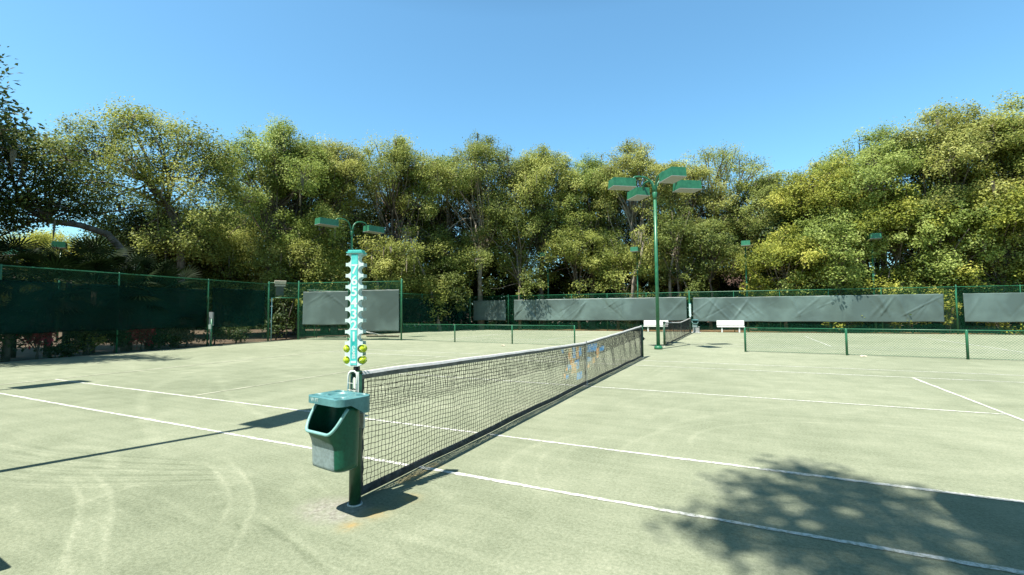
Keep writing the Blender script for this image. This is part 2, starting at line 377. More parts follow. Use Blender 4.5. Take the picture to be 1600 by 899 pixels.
def paint(poly, wd, amp, arr, smooth=True, ground=False):
    P = np.array([p if ground else ray_ground(*p)[:2] for p in poly], float)
    if smooth and len(P) > 2:                                          # Catmull-Rom
        Q = []
        for i in range(len(P)-1):
            p0, p1, p2, p3 = P[max(i-1, 0)], P[i], P[i+1], P[min(i+2, len(P)-1)]
            for t in np.linspace(0, 1, 8, endpoint=False):
                Q.append(0.5*((2*p1) + (-p0+p2)*t + (2*p0-5*p1+4*p2-p3)*t*t + (-p0+3*p1-3*p2+p3)*t**3))
        P = np.array(Q + [P[-1]])
    sel = (PX > P[:, 0].min()-2*wd) & (PX < P[:, 0].max()+2*wd) & (PY > P[:, 1].min()-2*wd) & (PY < P[:, 1].max()+2*wd)
    ix = np.nonzero(sel)[0]
    if not len(ix): return
    x, y = PX[ix], PY[ix]; dmin = np.full(len(ix), 1e9); tt = np.zeros(len(ix)); n = len(P)-1
    for i in range(n):
        a, b_ = P[i], P[i+1]; d = b_-a; l2 = max(d@d, 1e-12)
        t = np.clip(((x-a[0])*d[0]+(y-a[1])*d[1])/l2, 0, 1)
        q = np.hypot(x-a[0]-t*d[0], y-a[1]-t*d[1]); better = q < dmin
        dmin = np.where(better, q, dmin); tt = np.where(better, (i+t)/n, tt)
    fade = np.clip(np.minimum(tt, 1-tt)/0.18, 0.15, 1)
    arr[ix] += .6*amp*np.exp(-(dmin/wd)**4)*fade
for poly, wd, amp in [
    ([(105,745),(125,775),(122,810),(108,850),(98,899)], .022, .9), ([(140,735),(165,760),(175,785),(168,830),(160,899)], .025, .75),
    ([(122,740),(148,775),(145,815),(132,860),(128,899)], .12, .60), ([(70,702),(110,698),(160,702),(176,715),(172,745)], .07, .65),
    ([(310,712),(345,745),(360,775),(355,800),(335,830)], .018, .75), ([(350,712),(385,750),(396,785),(380,830),(340,899)], .02, .85),
    ([(330,708),(365,745),(378,780),(372,812)], .11, .60), ([(192,742),(222,760)], .09, .6), ([(320,775),(352,768)], .05, .5), ([(318,790),(350,785)], .04, .4),
    ([(385,810),(430,832),(480,870),(520,899)], .025, -.8), ([(395,800),(440,825),(490,862),(540,899)], .02, .5),
    ([(360,565),(290,585),(232,612),(225,645),(240,680),(265,720)], .09, .55), ([(350,565),(340,580),(345,600),(365,625),(400,645),(440,668)], .06, .5),
    ([(215,673),(300,680),(380,672)], .03, .45), ([(0,690),(80,715),(160,728),(240,738),(330,735)], .03, .4), ([(0,700),(90,728),(180,735),(320,730)], .03, .35),
    ([(0,790),(30,810),(60,828)], .06, .45), ([(240,770),(320,815)], .03, .4), ([(440,760),(480,790),(520,815)], .05, .55), ([(480,745),(520,775)], .03, .5),
    ([(455,710),(470,740),(470,780)], .06, .35),
    ([(1085,705),(1078,690),(1095,675),(1150,665),(1250,660),(1400,667),(1580,678)], .035, .55),
    ([(800,775),(785,745),(800,715),(850,692),(940,672)], .04, .5), ([(850,760),(838,735),(860,705),(930,683)], .03, .45), ([(900,740),(880,720),(905,695),(960,680)], .03, .45),
    ([(960,715),(990,690),(1050,670),(1140,655)], .04, .4), ([(1010,690),(1060,660),(1180,640),(1320,632)], .06, .35), ([(950,640),(1010,618),(1110,605)], .06, .3),
    ([(1000,660),(1060,636),(1180,618),(1330,610)], .06, .3), ([(830,800),(870,830),(930,870),(1000,899)], .08, .3), ([(1020,590),(1045,577)], .03, .6), ([(1010,587),(1036,573)], .03, .5),
    ([(75,590),(85,575),(120,562),(180,555)], .10, .5), ([(100,590),(110,577),(160,565)], .08, .5), ([(200,566),(212,578),(260,582),(320,575)], .08, .5),
    ([(385,556),(392,562),(430,560),(470,556)], .10, .5), ([(400,570),(500,575),(620,566)], .10, .4), ([(30,594),(42,582),(75,570)], .08, .5),
    ([(600,640),(640,660),(700,670)], .03, .3), ([(580,830),(680,850),(780,880)], .05, .4), ([(700,790),(770,800),(860,850)], .07, .3)]:
    paint(poly, wd, amp, mark)
rg = random.Random(5)
for k in range(26):                                                    # arcs left by the drag brush, turning at the ends of both courts
    cx, cy, r = rg.uniform(-17, 12), rg.uniform(3, 13), rg.uniform(0.8, 2.6); a0 = rg.uniform(0, 6.28); sp = rg.uniform(1.5, 3.6)
    paint([(cx+r*math.cos(a0+sp*t/7)*1.5, cy+r*math.sin(a0+sp*t/7)) for t in range(8)], rg.uniform(.03, .09), rg.uniform(.2, .45), mark, ground=True)
for k in range(10):
    x0, y0 = rg.uniform(-9, 8), rg.uniform(-1, 14); paint([(x0, y0), (x0+rg.uniform(3, 7), y0+rg.uniform(-.5, .5))], rg.uniform(.1, .35), rg.uniform(-.35, .35), mark, ground=True)
gb = ray_ground(530, 795)[:2]
conc = 1.15*np.exp(-(((PX-gb[0]+0.02)/0.30)**2 + ((PY-gb[1]+0.03)/0.22)**2)**2)
for c, wd in [(ray_ground(585, 802), .10), (ray_ground(545, 823), .07), (ray_ground(640, 778), .08)]:
    stain += 0.95*np.exp(-(((PX-c[0])**2 + (PY-c[1])**2)/wd**2))
stain += 0.9*np.exp(-((PX-0.10)/0.07)**2)*((PY > 0.5) & (PY < 1.1))
wn = np.zeros(len(PX)); rw = np.random.RandomState(8)
for k in range(14): a_ = rw.uniform(0, 6.28); f_ = rw.uniform(.35, 1.6); wn += np.sin((PX*math.cos(a_)+PY*math.sin(a_))*f_+rw.uniform(0, 6.28))/14*1.3
wear = .05 + wn*.16 - .20*np.exp(-(((PX+1.3)/3.2)**2+((PY+.6)/2.0)**2)) - .07*np.exp(-(((PX+9)/7)**2+((PY-4)/5)**2)) + .07*np.clip((PY-3)/14, 0, 1)   # damper, trodden clay by the post; dry dust farther out
for j in range(15): paint([(0, 688+5*j), (110, 706+4*j), (330+6*j, 722+2.2*j)], .016, .6 if j % 3 else -.5, mark)
for j in range(30):
    x0_, y0_ = rw.uniform(-3.5, 2.5), rw.uniform(-1.6, 1.2); a_ = rw.normal(-.6, .35); l_ = rw.uniform(.3, 1.1); paint([(x0_, y0_), (x0_+l_*math.cos(a_), y0_+l_*math.sin(a_))], rw.uniform(.014, .035), rw.uniform(-.7, .8), mark, ground=True)
ny, nx = X.shape
i = np.arange(ny*nx).reshape(ny, nx)
F = np.stack([i[:-1, :-1], i[:-1, 1:], i[1:, 1:], i[1:, :-1]], -1).reshape(-1, 4)
rs = np.random.RandomState(3)
Z = 0.004*np.sin(PX*0.9+1)*np.sin(PY*0.7)*0
o = np_mesh('court_surface', np.stack([PX, PY, Z], 1), F, COURT, attrs={'mark': mark, 'concrete': conc, 'stain': stain, 'wear': wear}, smooth=True)
tag(o, kind='structure')

def court_line(p0, p1, wd=0.05, z=0.004, m=None):
    a, b = np.array(p0, float), np.array(p1, float); d = b-a; l = np.hypot(*d); d /= l; nrm = np.array([-d[1], d[0]])
    n = max(2, int(l/0.06)); t = np.linspace(0, l, n); r = np.random.RandomState(int(abs(a[0]*31+a[1]*77)) % 9999)
    def jit():
        q = r.randn(n); q = np.convolve(q, [.25, .5, .25], 'same'); return q*0.006 + 0.004*np.sin(t*r.uniform(.5, 1.4)+r.uniform(0, 6))
    A = a + d*t[:, None] + nrm*(wd/2 + jit())[:, None]; B = a + d*t[:, None] - nrm*(wd/2 + jit())[:, None]
    V = np.zeros((2*n, 3)); V[0::2, :2] = B; V[1::2, :2] = A; V[:, 2] = z
    k = np.arange(n-1)*2
    o = np_mesh('court_line', V, np.stack([k, k+2, k+3, k+1], 1), m or LINE)
    return tag(o, kind='structure')
def court(y0, near=True):
    for yy, c in ((0.914, 11.885), (2.286, 11.885), (10.516, 11.885), (11.888, 11.885)): court_line((-c, y0+yy), (c, y0+yy), 0.055)
    court_line((-6.4, y0+6.401), (6.4, y0+6.401), 0.055, 0.0045)
    for s in (-1, 1):
        wm = LINE_WORN if (near and s < 0) else None
        court_line((s*6.4, y0+2.33), (s*6.4, y0+10.47), 0.055, 0.0055, wm)
        court_line((s*11.885, y0+0.9), (s*11.885, y0+11.9), 0.075, 0.0060, wm)
court(0.0); court(18.2, False)

# ------------------------------------------------------------------ nets
BLUE_P = [(5.65,.64,5.81,.86),(6.04,.66,6.22,.83),(5.01,.78,5.14,.86),(6.63,.67,7.39,.84),(7.61,.63,8.01,.72),(5.74,.42,6.02,.58),(5.37,.45,5.6,.54),(5.87,.2,6.22,.33),(5.24,.29,5.43,.36),(6.61,.48,6.86,.57)]
ORNG_P = [(5.42,.62,5.57,.87),(5.86,.61,6.03,.84),(7.37,.48,7.55,.71),(6.97,.41,7.17,.53),(5.51,.52,5.7,.64),(5.6,.35,5.84,.53),(5.24,.44,5.37,.5),(6.6,.34,6.73,.42),(5.14,.32,5.22,.4)]
def net_top(t): return 1.06 - 0.155*(1-abs(2*t-1)**1.15)
def make_net(y0, length, label, logo, rsd, ncol, cord):
    t = thing('tennis_net', label, 'tennis net', (0, y0, 0), group='tennis nets')
    r = np.random.RandomState(rsd); rows = 20
    cx = np.linspace(0.10, length-0.10, ncol); tt = cx/length
    def grid(zlo, zhi, nr, off, amp):
        U, Vv = np.meshgrid(cx + off, np.linspace(0, 1, nr))
        Zt = zhi(U/length); Zl = zlo(U/length); Zg = Zl + (Zt-Zl)*Vv
        s = np.zeros_like(U)
        for k in range(9):
            s += np.sin(U*r.uniform(1, 9) + Vv*r.uniform(0, 6) + r.uniform(0, 6.28))*r.uniform(.3, 1)
        wob = np.sin(U*5.1 + 1.3)*0.006 + np.sin(U*11.7 + .4)*0.004
        return np.stack([0.006*s*np.sin(Vv*math.pi)+0.003*r.randn(*U.shape)*amp, U + r.randn(*U.shape)*0.003*amp, Zg + wob*np.sin(Vv*math.pi) + r.randn(*U.shape)*0.0022*amp], -1)
    def cords(G, rad):
        nr, nc, _ = G.shape
        A = np.concatenate([G[:-1].reshape(-1, 3), G[:, :-1].reshape(-1, 3)]); B = np.concatenate([G[1:].reshape(-1, 3), G[:, 1:].reshape(-1, 3)])
        d = B-A; d /= np.linalg.norm(d, axis=1)[:, None]+1e-9
        n1 = np.cross(d, [1.0, 0.05, 0.02]); n1 /= np.linalg.norm(n1, axis=1)[:, None]+1e-9; n2 = np.cross(d, n1)
        V = np.stack([P + rad*q for P in (A, B) for q in (n1, n2, -n1, -n2)], 1); n = len(A)
        f = np.array([[0, 1, 5, 4], [1, 2, 6, 5], [2, 3, 7, 6], [3, 0, 4, 7]])
        return V.reshape(-1, 3), (f[None] + (np.arange(n)*8)[:, None, None]).reshape(-1, 4), (A+B)/2
    top = lambda q: net_top(q)-0.055
    G1 = grid(lambda q: 0.075+0*q, top, rows, 0.0, 1.0)
    G2 = grid(lambda q: net_top(q)-0.36, top, 8, 0.5*(cx[1]-cx[0]), 1.3); G2[..., 0] += 0.005
    V1, F1, C1 = cords(G1, cord); V2, F2, C2 = cords(G2, cord*0.8)
    C = np.concatenate([C1, C2]); mi = np.zeros(len(C), int)
    if logo:
        for lst, k in ((BLUE_P, 1), (ORNG_P, 2)):
            for a, b, c, d in lst: mi[(C[:, 1] > a) & (C[:, 1] < c) & (C[:, 2] > b) & (C[:, 2] < d)] = k
    # thicken the printed cords
    V = np.concatenate([V1, V2]); F = np.concatenate([F1, F2+len(V1)])
    if logo:
        cen = np.repeat(C, 8, axis=0); pm = np.repeat(mi > 0, 8)
        rad = np.where(pm, 1.2, 1.0)
        base = V.reshape(-1, 2, 4, 3).mean(2, keepdims=True); V = (base + (V.reshape(-1, 2, 4, 3)-base)*rad.reshape(-1, 2, 4, 1)).reshape(-1, 3)
    np_mesh('net_mesh', V, F, None, t, mats=[NET_BLK, NET_BLU, NET_ORG], mi=np.repeat(mi, 4))
    def band(name, zf, h, th, m, wav, y_a=0.03, y_b=None):
        n = 160; yy = np.linspace(y_a, (y_b or length-0.03), n); b = MB(); V = []; Fq = []
        sx = sum(np.sin(yy*r.uniform(.8, 7)+r.uniform(0, 6))*r.uniform(.3, 1) for _ in range(6))*wav
        sz = sum(np.sin(yy*r.uniform(.8, 9)+r.uniform(0, 6))*r.uniform(.3, 1) for _ in range(6))*wav*0.5
        prof = [(-th*.8, -h), (-th, -h*.42), (-th*.55, -.006), (-th*.2, 0), (th*.2, 0), (th*.55, -.006), (th, -h*.42), (th*.8, -h)]; k = len(prof)
        for j, y in enumerate(yy):
            z = zf(y/length)
            for px, pz in prof: V.append((px+sx[j], y, z+pz+sz[j]*(1 if pz > -h*.9 else .5)))
        for j in range(n-1):
            for q in range(k): Fq.append((j*k+q, j*k+(q+1) % k, (j+1)*k+(q+1) % k, (j+1)*k+q))
        b.add(V, Fq, 0, False)
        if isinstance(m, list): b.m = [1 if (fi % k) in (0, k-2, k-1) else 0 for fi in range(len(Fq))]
        b.add([V[q] for q in range(k)], [tuple(range(k))]); b.add([V[(n-1)*k+q] for q in range(k)], [tuple(range(k))[::-1]])
        b.build(name, m, t)
    band('headband', net_top, 0.068, 0.022, [TAPE, TAPE_SHADE], 0.0022)
    band('bottom_band', lambda q: 0.085+0*q, 0.07, 0.010, BAND, 0.0045)
    for yy in (0.055, length-0.055):
        b = MB(); n = 22; V = []; Fq = []
        for j in range(n):
            z = 0.03 + (1.02-0.03)*j/(n-1); q = 0.035 + 0.006*math.sin(j*1.7+yy)
            V += [(-.009, yy-q, z), (.009, yy-q, z), (.009, yy+q, z), (-.009, yy+q, z)]
        for j in range(n-1):
            for k in range(4): Fq.append((j*4+k, j*4+(k+1) % 4, j*4+4+(k+1) % 4, j*4+4+k))
        b.add(V, Fq, 0, True); b.build('side_band', BAND, t)
    ym = length/2+0.1; zt = net_top(.5)
    MB().box((0.019, ym, zt/2+.01), (0.004, 0.05, zt), bev=0).box((-0.019, ym, zt/2+.01), (0.004, 0.05, zt)).box((0, ym, zt+0.012), (0.042, 0.05, 0.004)).box((0, ym, 0.02), (0.06, 0.06, 0.04)).build('centre_strap', STRAP, t)
    return t
make_net(0.02, 12.83, 'long near tennis net with a blue and orange emblem near its middle', True, 4, 284, 0.0027)
make_net(18.22, 12.8, 'small far tennis net standing behind the tall green lamp post', False, 8, 190, 0.0022)

def net_post(x, y, label, winder, group='tennis net posts'):
    t = thing('net_post', label, 'net post', (x, y, 0), group=group)
    b = MB(); b.tube([(0, 0, -.05), (0, 0, 1.055)], 0.047, 16); b.build('post', G_DARK, t)
    MB().tube([(0, 0, 1.055), (0, 0, 1.068), (0, 0, 1.074)], [0.049, 0.049, 0.04], 16).build('cap', G_DARK, t)
    b = MB(); b.tube([(0, 0, 0), (0, 0, 0.012)], [0.062, 0.058], 16); b.build('ground_sleeve', GALV, t)
    if winder:
        b = MB(); b.box((0.06*winder, 0, .62), (.03, .06, .10), bev=.006); b.tube([(0.07*winder, 0, .62), (0.11*winder, 0, .62)], .013, 10); b.build('winder', BLACK, t)
    return t
np1 = net_post(0.06, -0.03, 'dark green net post carrying the litter bin and the score tower', 0)
net_post(0.0, 12.90, 'thin green post at the far end of the near net', 1)
net_post(0.0, 18.18, 'green post of the far net right beside the lamp base', 0)
np4 = net_post(-0.02, 31.06, 'green post under the small white far score tower', 0)
# the pale bracket on the near post
b = MB()
rz = math.radians(22); Rz = Matrix.Rotation(rz, 3, 'Z')
arch = [(-.042, -.058, .86), (-.042, -.058, 1.035), (-.036, -.058, 1.062), (-.018, -.058, 1.078), (.006, -.058, 1.078), (.024, -.058, 1.064), (.032, -.058, 1.04), (.032, -.058, .86)]
b.tube([Rz @ Vector(p) for p in arch], .0085, 8)
b.box(Rz @ Vector((.034, -.056, .96)), (.022, .012, .22), rz)
b.tube([Rz @ Vector(p) for p in [(-.042, -.066, .985), (.032, -.066, .978)]], .0022, 6); b.tube([Rz @ Vector(p) for p in [(-.042, -.066, .93), (.032, -.066, .922)]], .0022, 6)
for z in (.872, .895): b.tube([Rz @ Vector((.036, -.062, z)), Rz @ Vector((.036, -.078, z))], .008, 8)
b.build('bracket', mat('pale_bracket_metal', (0.60, 0.62, 0.58), 0.5, 0.4, var=.15, vscale=20), np1)

# ------------------------------------------------------------------ score towers
def score_tower(label, loc, rz, detail=True):
    t = thing('score_tower', label, 'score tower', loc, rz, group='tennis score towers')
    H0, H1 = 0.0, 0.93; step = 0.0925; R = 0.0335; hw = 0.061; zc = [0.050 + step*k for k in range(10)]
    right = []; z = H0
    right.append((hw-.025, H0)); right.append((hw-.012, H0+.006))
    for c in zc:
        for a in np.linspace(-72, -288, 13):
            right.append((0.0645 + R*math.cos(math.radians(a)), c + R*math.sin(math.radians(a))))
    right.append((hw+.004, zc[-1]+R+.012)); right.append((hw+.004, H1)); 
    # teeth tips between the notches are the gaps between successive arcs
    out = []
    for p in right: out.append(p)
    full = out + [(-x, z) for x, z in reversed(out)]
    MB().prism(full, -.036, -.031).build('front_plate', MINT, t)
    MB().prism(full, .031, .036).build('back_plate', MINT, t)
    MB().box((-.0305, 0, (H0+H1)/2), (.004, .062, H1-H0)).box((.0305, 0, (H0+H1)/2), (.004, .062, H1-H0)).build('web', MINT, t)
    MB().box((0, -.038, (H0+H1)/2+.002), (.056, .004, H1-H0-.02), bev=.001).build('number_strip', TURQ if detail else MINT, t)
    MB().box((0, 0, H1+.006), (.140, .098, .012), bev=.004).box((0, 0, H1+.020), (.118, .082, .016), bev=.004).build('top_cap', mat('cap_turquoise', (.10, .52, .48), .4, .5, var=.15), t)
    if detail:
        for k, ch in enumerate('1234567'):
            text_mesh(ch, .108 if k else .108, 'digit', DIGIT, t, (0, -.0405, zc[2]+.004+step*k), (math.pi/2, 0, 0))
        text_mesh('GAMES', .034, 'lettering', DIGIT, t, (0, -.0405, .115), (math.pi/2, math.pi/2, 0))
        MB().box((0, -.0406, .035), (.044, .001, .018)).build('white_bar', DIGIT, t)
    MB().box((.012, 0, -.022), (.04, .05, .045), bev=.006).tube([(.012, -.035, -.02), (.012, .035, -.02)], .008, 8).build('clamp', BLACK, t)
    return t, zc
tw, zc = score_tower('tall turquoise score tower numbered upward on the near net post', (0.043, -0.025, 1.113), rz)
FUZZ = mat('tennis_ball_felt', (0.42, 0.52, 0.030), 0.95, 0.1, var=.12, vscale=90, bump=.5, bscale=300)
SEAM = mat('tennis_ball_seam', (0.72, 0.74, 0.55), 0.9, 0.1)
def tennis_ball(label, c, rot):
    b = MB(); b.sphere((0, 0, 0), .033, 20, 14)
    o = b.build('tennis_ball', FUZZ); o.location = c; o.rotation_euler = rot
    pts = []
    for k in range(49):
        q = 2*math.pi*k/48; a = math.pi/2 - (math.pi/2-0.46)*math.cos(q); f = q/2*2
        u = q + 0.46*math.sin(2*q)*0
        th = math.pi/2 - (math.pi/2 - 0.44)*math.cos(q); ph = q/2 + 0.44*math.sin(2*q)
        al, be, cc = 0.44*math.pi, 0.0, .9
        x = 2.0*math.cos(q)+0.75*math.cos(3*q); y = 2.0*math.sin(q)-0.75*math.sin(3*q); z = 2*math.sqrt(2.0*0.75)*math.sin(2*q)
        v = Vector((x, y, z)).normalized()*.0331; pts.append(v)
    MB().tube(pts, .0011, 5, cap=False).build('seam', SEAM, o)
    return tag(o, label, 'tennis ball', 'tennis balls held in the score tower')
Tw = Matrix.Translation((0.043, -0.025, 1.113)) @ Matrix.Rotation(rz, 4, 'Z')
for k, (sx, z, lb, rt) in enumerate([(-1, zc[0], 'yellow tennis ball lowest on the bin side of the near tower', (.3, .2, .1)), (-1, zc[1], 'yellow tennis ball second from the bottom on the bin side of the near tower', (1.3, .5, .7)),
                                     (1, zc[0], 'yellow tennis ball lowest on the net side of the near tower', (.8, 1.2, .4)), (1, zc[1], 'yellow tennis ball second from the bottom on the net side of the near tower', (2.0, .1, 1.1))]):
    tennis_ball(lb, Tw @ Vector((sx*.066, -.004, z)), rt)
score_tower('small white score tower far off on the far net', (-0.02, 31.02, 1.10), math.radians(15), False)

# ------------------------------------------------------------------ litter bins
def bin_material():
    m = bpy.data.materials.new('green_bin_plastic'); m.use_nodes = True; nt = m.node_tree; L = nt.links.new; b = nt.nodes['Principled BSDF']
    b.inputs['Roughness'].default_value = 0.36; b.inputs['Specular IOR Level'].default_value = 0.3
    at = N(nt, 'ShaderNodeAttribute', attribute_name='fade'); tc = N(nt, 'ShaderNodeTexCoord')
    n = N(nt, 'ShaderNodeTexNoise'); n.inputs['Scale'].default_value = 14; n.inputs['Detail'].default_value = 8; n.inputs['Roughness'].default_value = .72; L(tc.outputs['Object'], n.inputs['Vector'])
    ad = N(nt, 'ShaderNodeMath', operation='MULTIPLY_ADD'); L(n.outputs['Fac'], ad.inputs[0]); ad.inputs[1].default_value = .55; L(at.outputs['Fac'], ad.inputs[2])
    rp = N(nt, 'ShaderNodeValToRGB'); e = rp.color_ramp.elements
    e[0].position = .66; e[0].color = (.006, .085, .050, 1); e[1].position = 1.0; e[1].color = (.20, .26, .26, 1); q = e.new(.78); q.color = (.11, .175, .17, 1)
    L(ad.outputs[0], rp.inputs['Fac'])
    n2 = N(nt, 'ShaderNodeTexNoise'); n2.inputs['Scale'].default_value = 45; n2.inputs['Detail'].default_value = 6; L(tc.outputs['Object'], n2.inputs['Vector'])
    mx = N(nt, 'ShaderNodeMix', data_type='RGBA', blend_type='MULTIPLY'); mx.inputs[0].default_value = .6; L(rp.outputs[0], mx.inputs[6])
    r2 = N(nt, 'ShaderNodeValToRGB'); r2.color_ramp.elements[0].position = .35; r2.color_ramp.elements[0].color = (.6, .6, .6, 1); r2.color_ramp.elements[1].position = .62; L(n2.outputs['Fac'], r2.inputs['Fac']); L(r2.outputs[0], mx.inputs[7])
    L(mx.outputs[2], b.inputs['Base Color'])
    return m
BIN = bin_material()
LID = mat('teal_bin_lid', (0.060, 0.185, 0.195), 0.40, 0.5, var=.22, vscale=10, col2=(0.10, 0.25, 0.26))
RIM = mat('pale_bin_rim', (0.18, 0.36, 0.34), 0.45, 0.45, var=.12)
def rrect(hx, hy, r, n):
    """n points round a rounded rectangle, starting mid-back, going round; returns points and outward normals"""
    P = []
    segs = [((0, hy), (-hx+r, hy)), None, ((-hx, hy-r), (-hx, -hy+r)), None, ((-hx+r, -hy), (hx-r, -hy)), None, ((hx, -hy+r), (hx, hy-r)), None, ((hx-r, hy), (0, hy))]
    cs = [(-hx+r, hy-r, 90), None, (-hx+r, -hy+r, 180), None, (hx-r, -hy+r, 270), None, (hx-r, hy-r, 360)]
    path = []
    for k, s in enumerate(segs):
        if s: path += [tuple(np.array(s[0])+(np.array(s[1])-np.array(s[0]))*t) for t in np.linspace(0, 1, 12)]
        else:
            cx, cy, a0 = cs[k-1]
            path += [(cx+r*math.cos(math.radians(a0+q)), cy+r*math.sin(math.radians(a0+q))) for q in np.linspace(0, 90, 10)[1:-1]]
    path = np.array(path); d = np.r_[0, np.cumsum(np.hypot(*np.diff(path, axis=0).T))]
    s = np.linspace(0, d[-1], n, endpoint=False)
    return np.stack([np.interp(s, d, path[:, 0]), np.interp(s, d, path[:, 1])], 1)
def litter_bin(label, loc, rz, z0=0.43, sc=1.0):
    t = thing('litter_bin', label, 'litter bin', loc, rz, group='litter bins on the net posts')
    n = 72; lo = rrect(.186, .104, .078, n); hi = rrect(.194, .112, .078, n); lo[:, 0] -= .015; hi[:, 0] -= .015; lo[:, 1] -= .02; hi[:, 1] -= .02; nl = 14
    V = []; fade = []; 
    zt = 0.46                                                           # body height under the lid
    fr = np.clip((-hi[:, 1]-0.03)/0.13, 0, 1); fr = fr*fr*(3-2*fr)      # 1 at the front
    rim = zt - 0.215*fr
    def ring(s, inset):
        # s 0..1 up the wall
        p = lo + (hi-lo)*(s**0.8)
        flare = 0.05*fr*max(0, (s-0.55)/0.45)**1.6
        z = rim*s
        q = p.copy(); q[:, 1] -= flare
        ln = np.hypot(p[:, 0], p[:, 1])[:, None]; q -= p/ln*inset
        return np.c_[q, z]
    outer = [ring(k/(nl-1), 0) for k in range(nl)]; inner = [ring(k/(nl-1), 0.006) for k in range(nl-1, 0, -1)]
    bot = outer[0]*np.array([.82, .78, 1]) + np.array([0, 0, -.018]); inb = inner[-1]*np.array([.9, .9, 1])
    rings = [bot] + outer + inner + [inb]
    V = np.concatenate(rings); Fq = []
    for a in range(len(rings)-1):
        for k in range(n): Fq.append((a*n+k, a*n+(k+1) % n, (a+1)*n+(k+1) % n, (a+1)*n+k))
    b = MB(); b.add(V, Fq, 0, True); b.add(rings[0], [tuple(range(n))]); b.add(rings[-1], [tuple(range(n))[::-1]])
    fa = []
    for v in b.v:
        x, y, z = v
        f = min(1, max(0, (-y-.075)/.03))*min(1, max(0, (.232-z-.02*math.sin(x*9))/.03))*min(1, max(0, (.165-abs(x+.035))/.02))*.80
        f = max(f, .45*max(0, 1-z/.03))
        fa.append(f)
    o = b.build('bin_body', BIN, t); a = o.data.attributes.new('fade', 'FLOAT', 'POINT'); a.data.foreach_set('value', np.array(fa, np.float32))
    top = outer[-1] + np.array([0, 0, .002]); vis = [k for k in range(n)]
    pts = [tuple(top[k]) for k in vis if fr[k] > .02]
    MB().tube(pts, .012, 8).build('rim', RIM, t)
    # lid: height field with four cup holders and a raised oval tray, and a skirt
    hx, hy = .212, .150; m = 120; pl = []; nx_, ny_ = 84, 52
    def inside(x, y, r=.05):
        ax, ay = abs(x)-(hx-r), abs(y)-(hy-r)
        return not (ax > 0 and ay > 0 and math.hypot(ax, ay) > r)
    gx = np.linspace(-hx, hx, nx_); gy = np.linspace(-hy, hy, ny_); zl = .53
    def hgt(x, y):
        z = zl
        for cx, cy in ((-.155, -.085), (.145, -.095), (-.125, .10), (.150, .095)):
            r = math.hypot(x-cx, y-cy)
            if r < .042: z = zl-.040*min(1, (.042-r)/.008)
        e = math.hypot((x-.005)/.105, (y-.005)/.090)
        if 0.93 < e < 1.07: z = zl+.004
        elif e <= .93: z = zl-.012*min(1, (.93-e)/.10)
        ed = min(hx-abs(x), hy-abs(y))
        if ed < .012: z -= (.012-ed)*.5
        return z
    V = []; Fq = []
    for y in gy:
        for x in gx:
            X_, Y_ = x, y; ax, ay = abs(x)-(hx-.06), abs(y)-(hy-.06)   # pull the corners onto a round
            if ax > 0 and ay > 0:
                l = math.hypot(ax, ay); mxl = max(ax, ay); k = mxl/l if l > 0 else 1
                X_ = math.copysign(hx-.06+ax*k, x); Y_ = math.copysign(hy-.06+ay*k, y)
            V.append((X_, Y_, hgt(X_, Y_)))
    for j in range(ny_-1):
        for k in range(nx_-1): Fq.append((j*nx_+k, j*nx_+k+1, (j+1)*nx_+k+1, (j+1)*nx_+k))
    b = MB(); b.add(V, Fq, 0, True)
    per = [(k, 0) for k in range(nx_)] + [(nx_-1, j) for j in range(1, ny_)] + [(k, ny_-1) for k in range(nx_-2, -1, -1)] + [(0, j) for j in range(ny_-2, 0, -1)]
    P = [V[j*nx_+k] for k, j in per]; q = len(P); S = []
    for lev in range(3):
        for (x, y, z) in P:
            back = min(1, max(0, (y+.05)/.12)); drop = .055 + .075*back
            S.append((x*(1-.008*(lev == 2)), y*(1-.008*(lev == 2)), [z, zl-drop, zl-drop][lev] if lev < 2 else zl-drop))
    Fs = []
    for k in range(q): Fs.append((k, (k+1) % q, q+(k+1) % q, q+k))
    inn = [(x*.975, y*.96, zl-.022) for (x, y, z) in P]; low = S[q:2*q]
    b.add(S[:2*q], Fs[:], 0, False)
    b.add(low+inn, [(k, (k+1) % q, q+(k+1) % q, q+k) for k in range(q)], 0, False); b.add(inn, [tuple(range(q))])
    b.build('bin_lid', LID, t)
    MB().box((0, .19, .30), (.12, .02, .12), bev=.004).tube([(-.05, .195, .33), (-.05, .235, .33), (.05, .235, .33), (.05, .195, .33)], .006, 8).build('hanger', GALV, t)
    return t
BIN_RZ = math.radians(-8)
lb = litter_bin('teal litter bin with faded front panel and cup holder lid on the near post', (0.105, -0.250, 0.39), BIN_RZ)
text_mesh('W FT', .040, 'lettering', mat('worn_lettering', (.34, .46, .44), .6, .3), lb, (-.14, -.1512, .503), (math.pi/2, 0, 0), .0004, 'LEFT')
b2 = litter_bin('small dark bin hung on the far net post', (0.30, 30.85, 0.40), math.radians(10))
t = thing('drinks_cooler', 'grey box standing on the court below the far bin', 'cooler', (0.28, 31.9, 0))
MB().box((0, 0, .21), (.42, .34, .34), bev=.02).build('body', GREY_BOX, t); MB().box((0, 0, .405), (.46, .38, .05), bev=.015).build('lid', GREY_BOX, t); MB().box((0, 0, .02), (.62, .5, .04), bev=.008).build('base', WHITE, t)

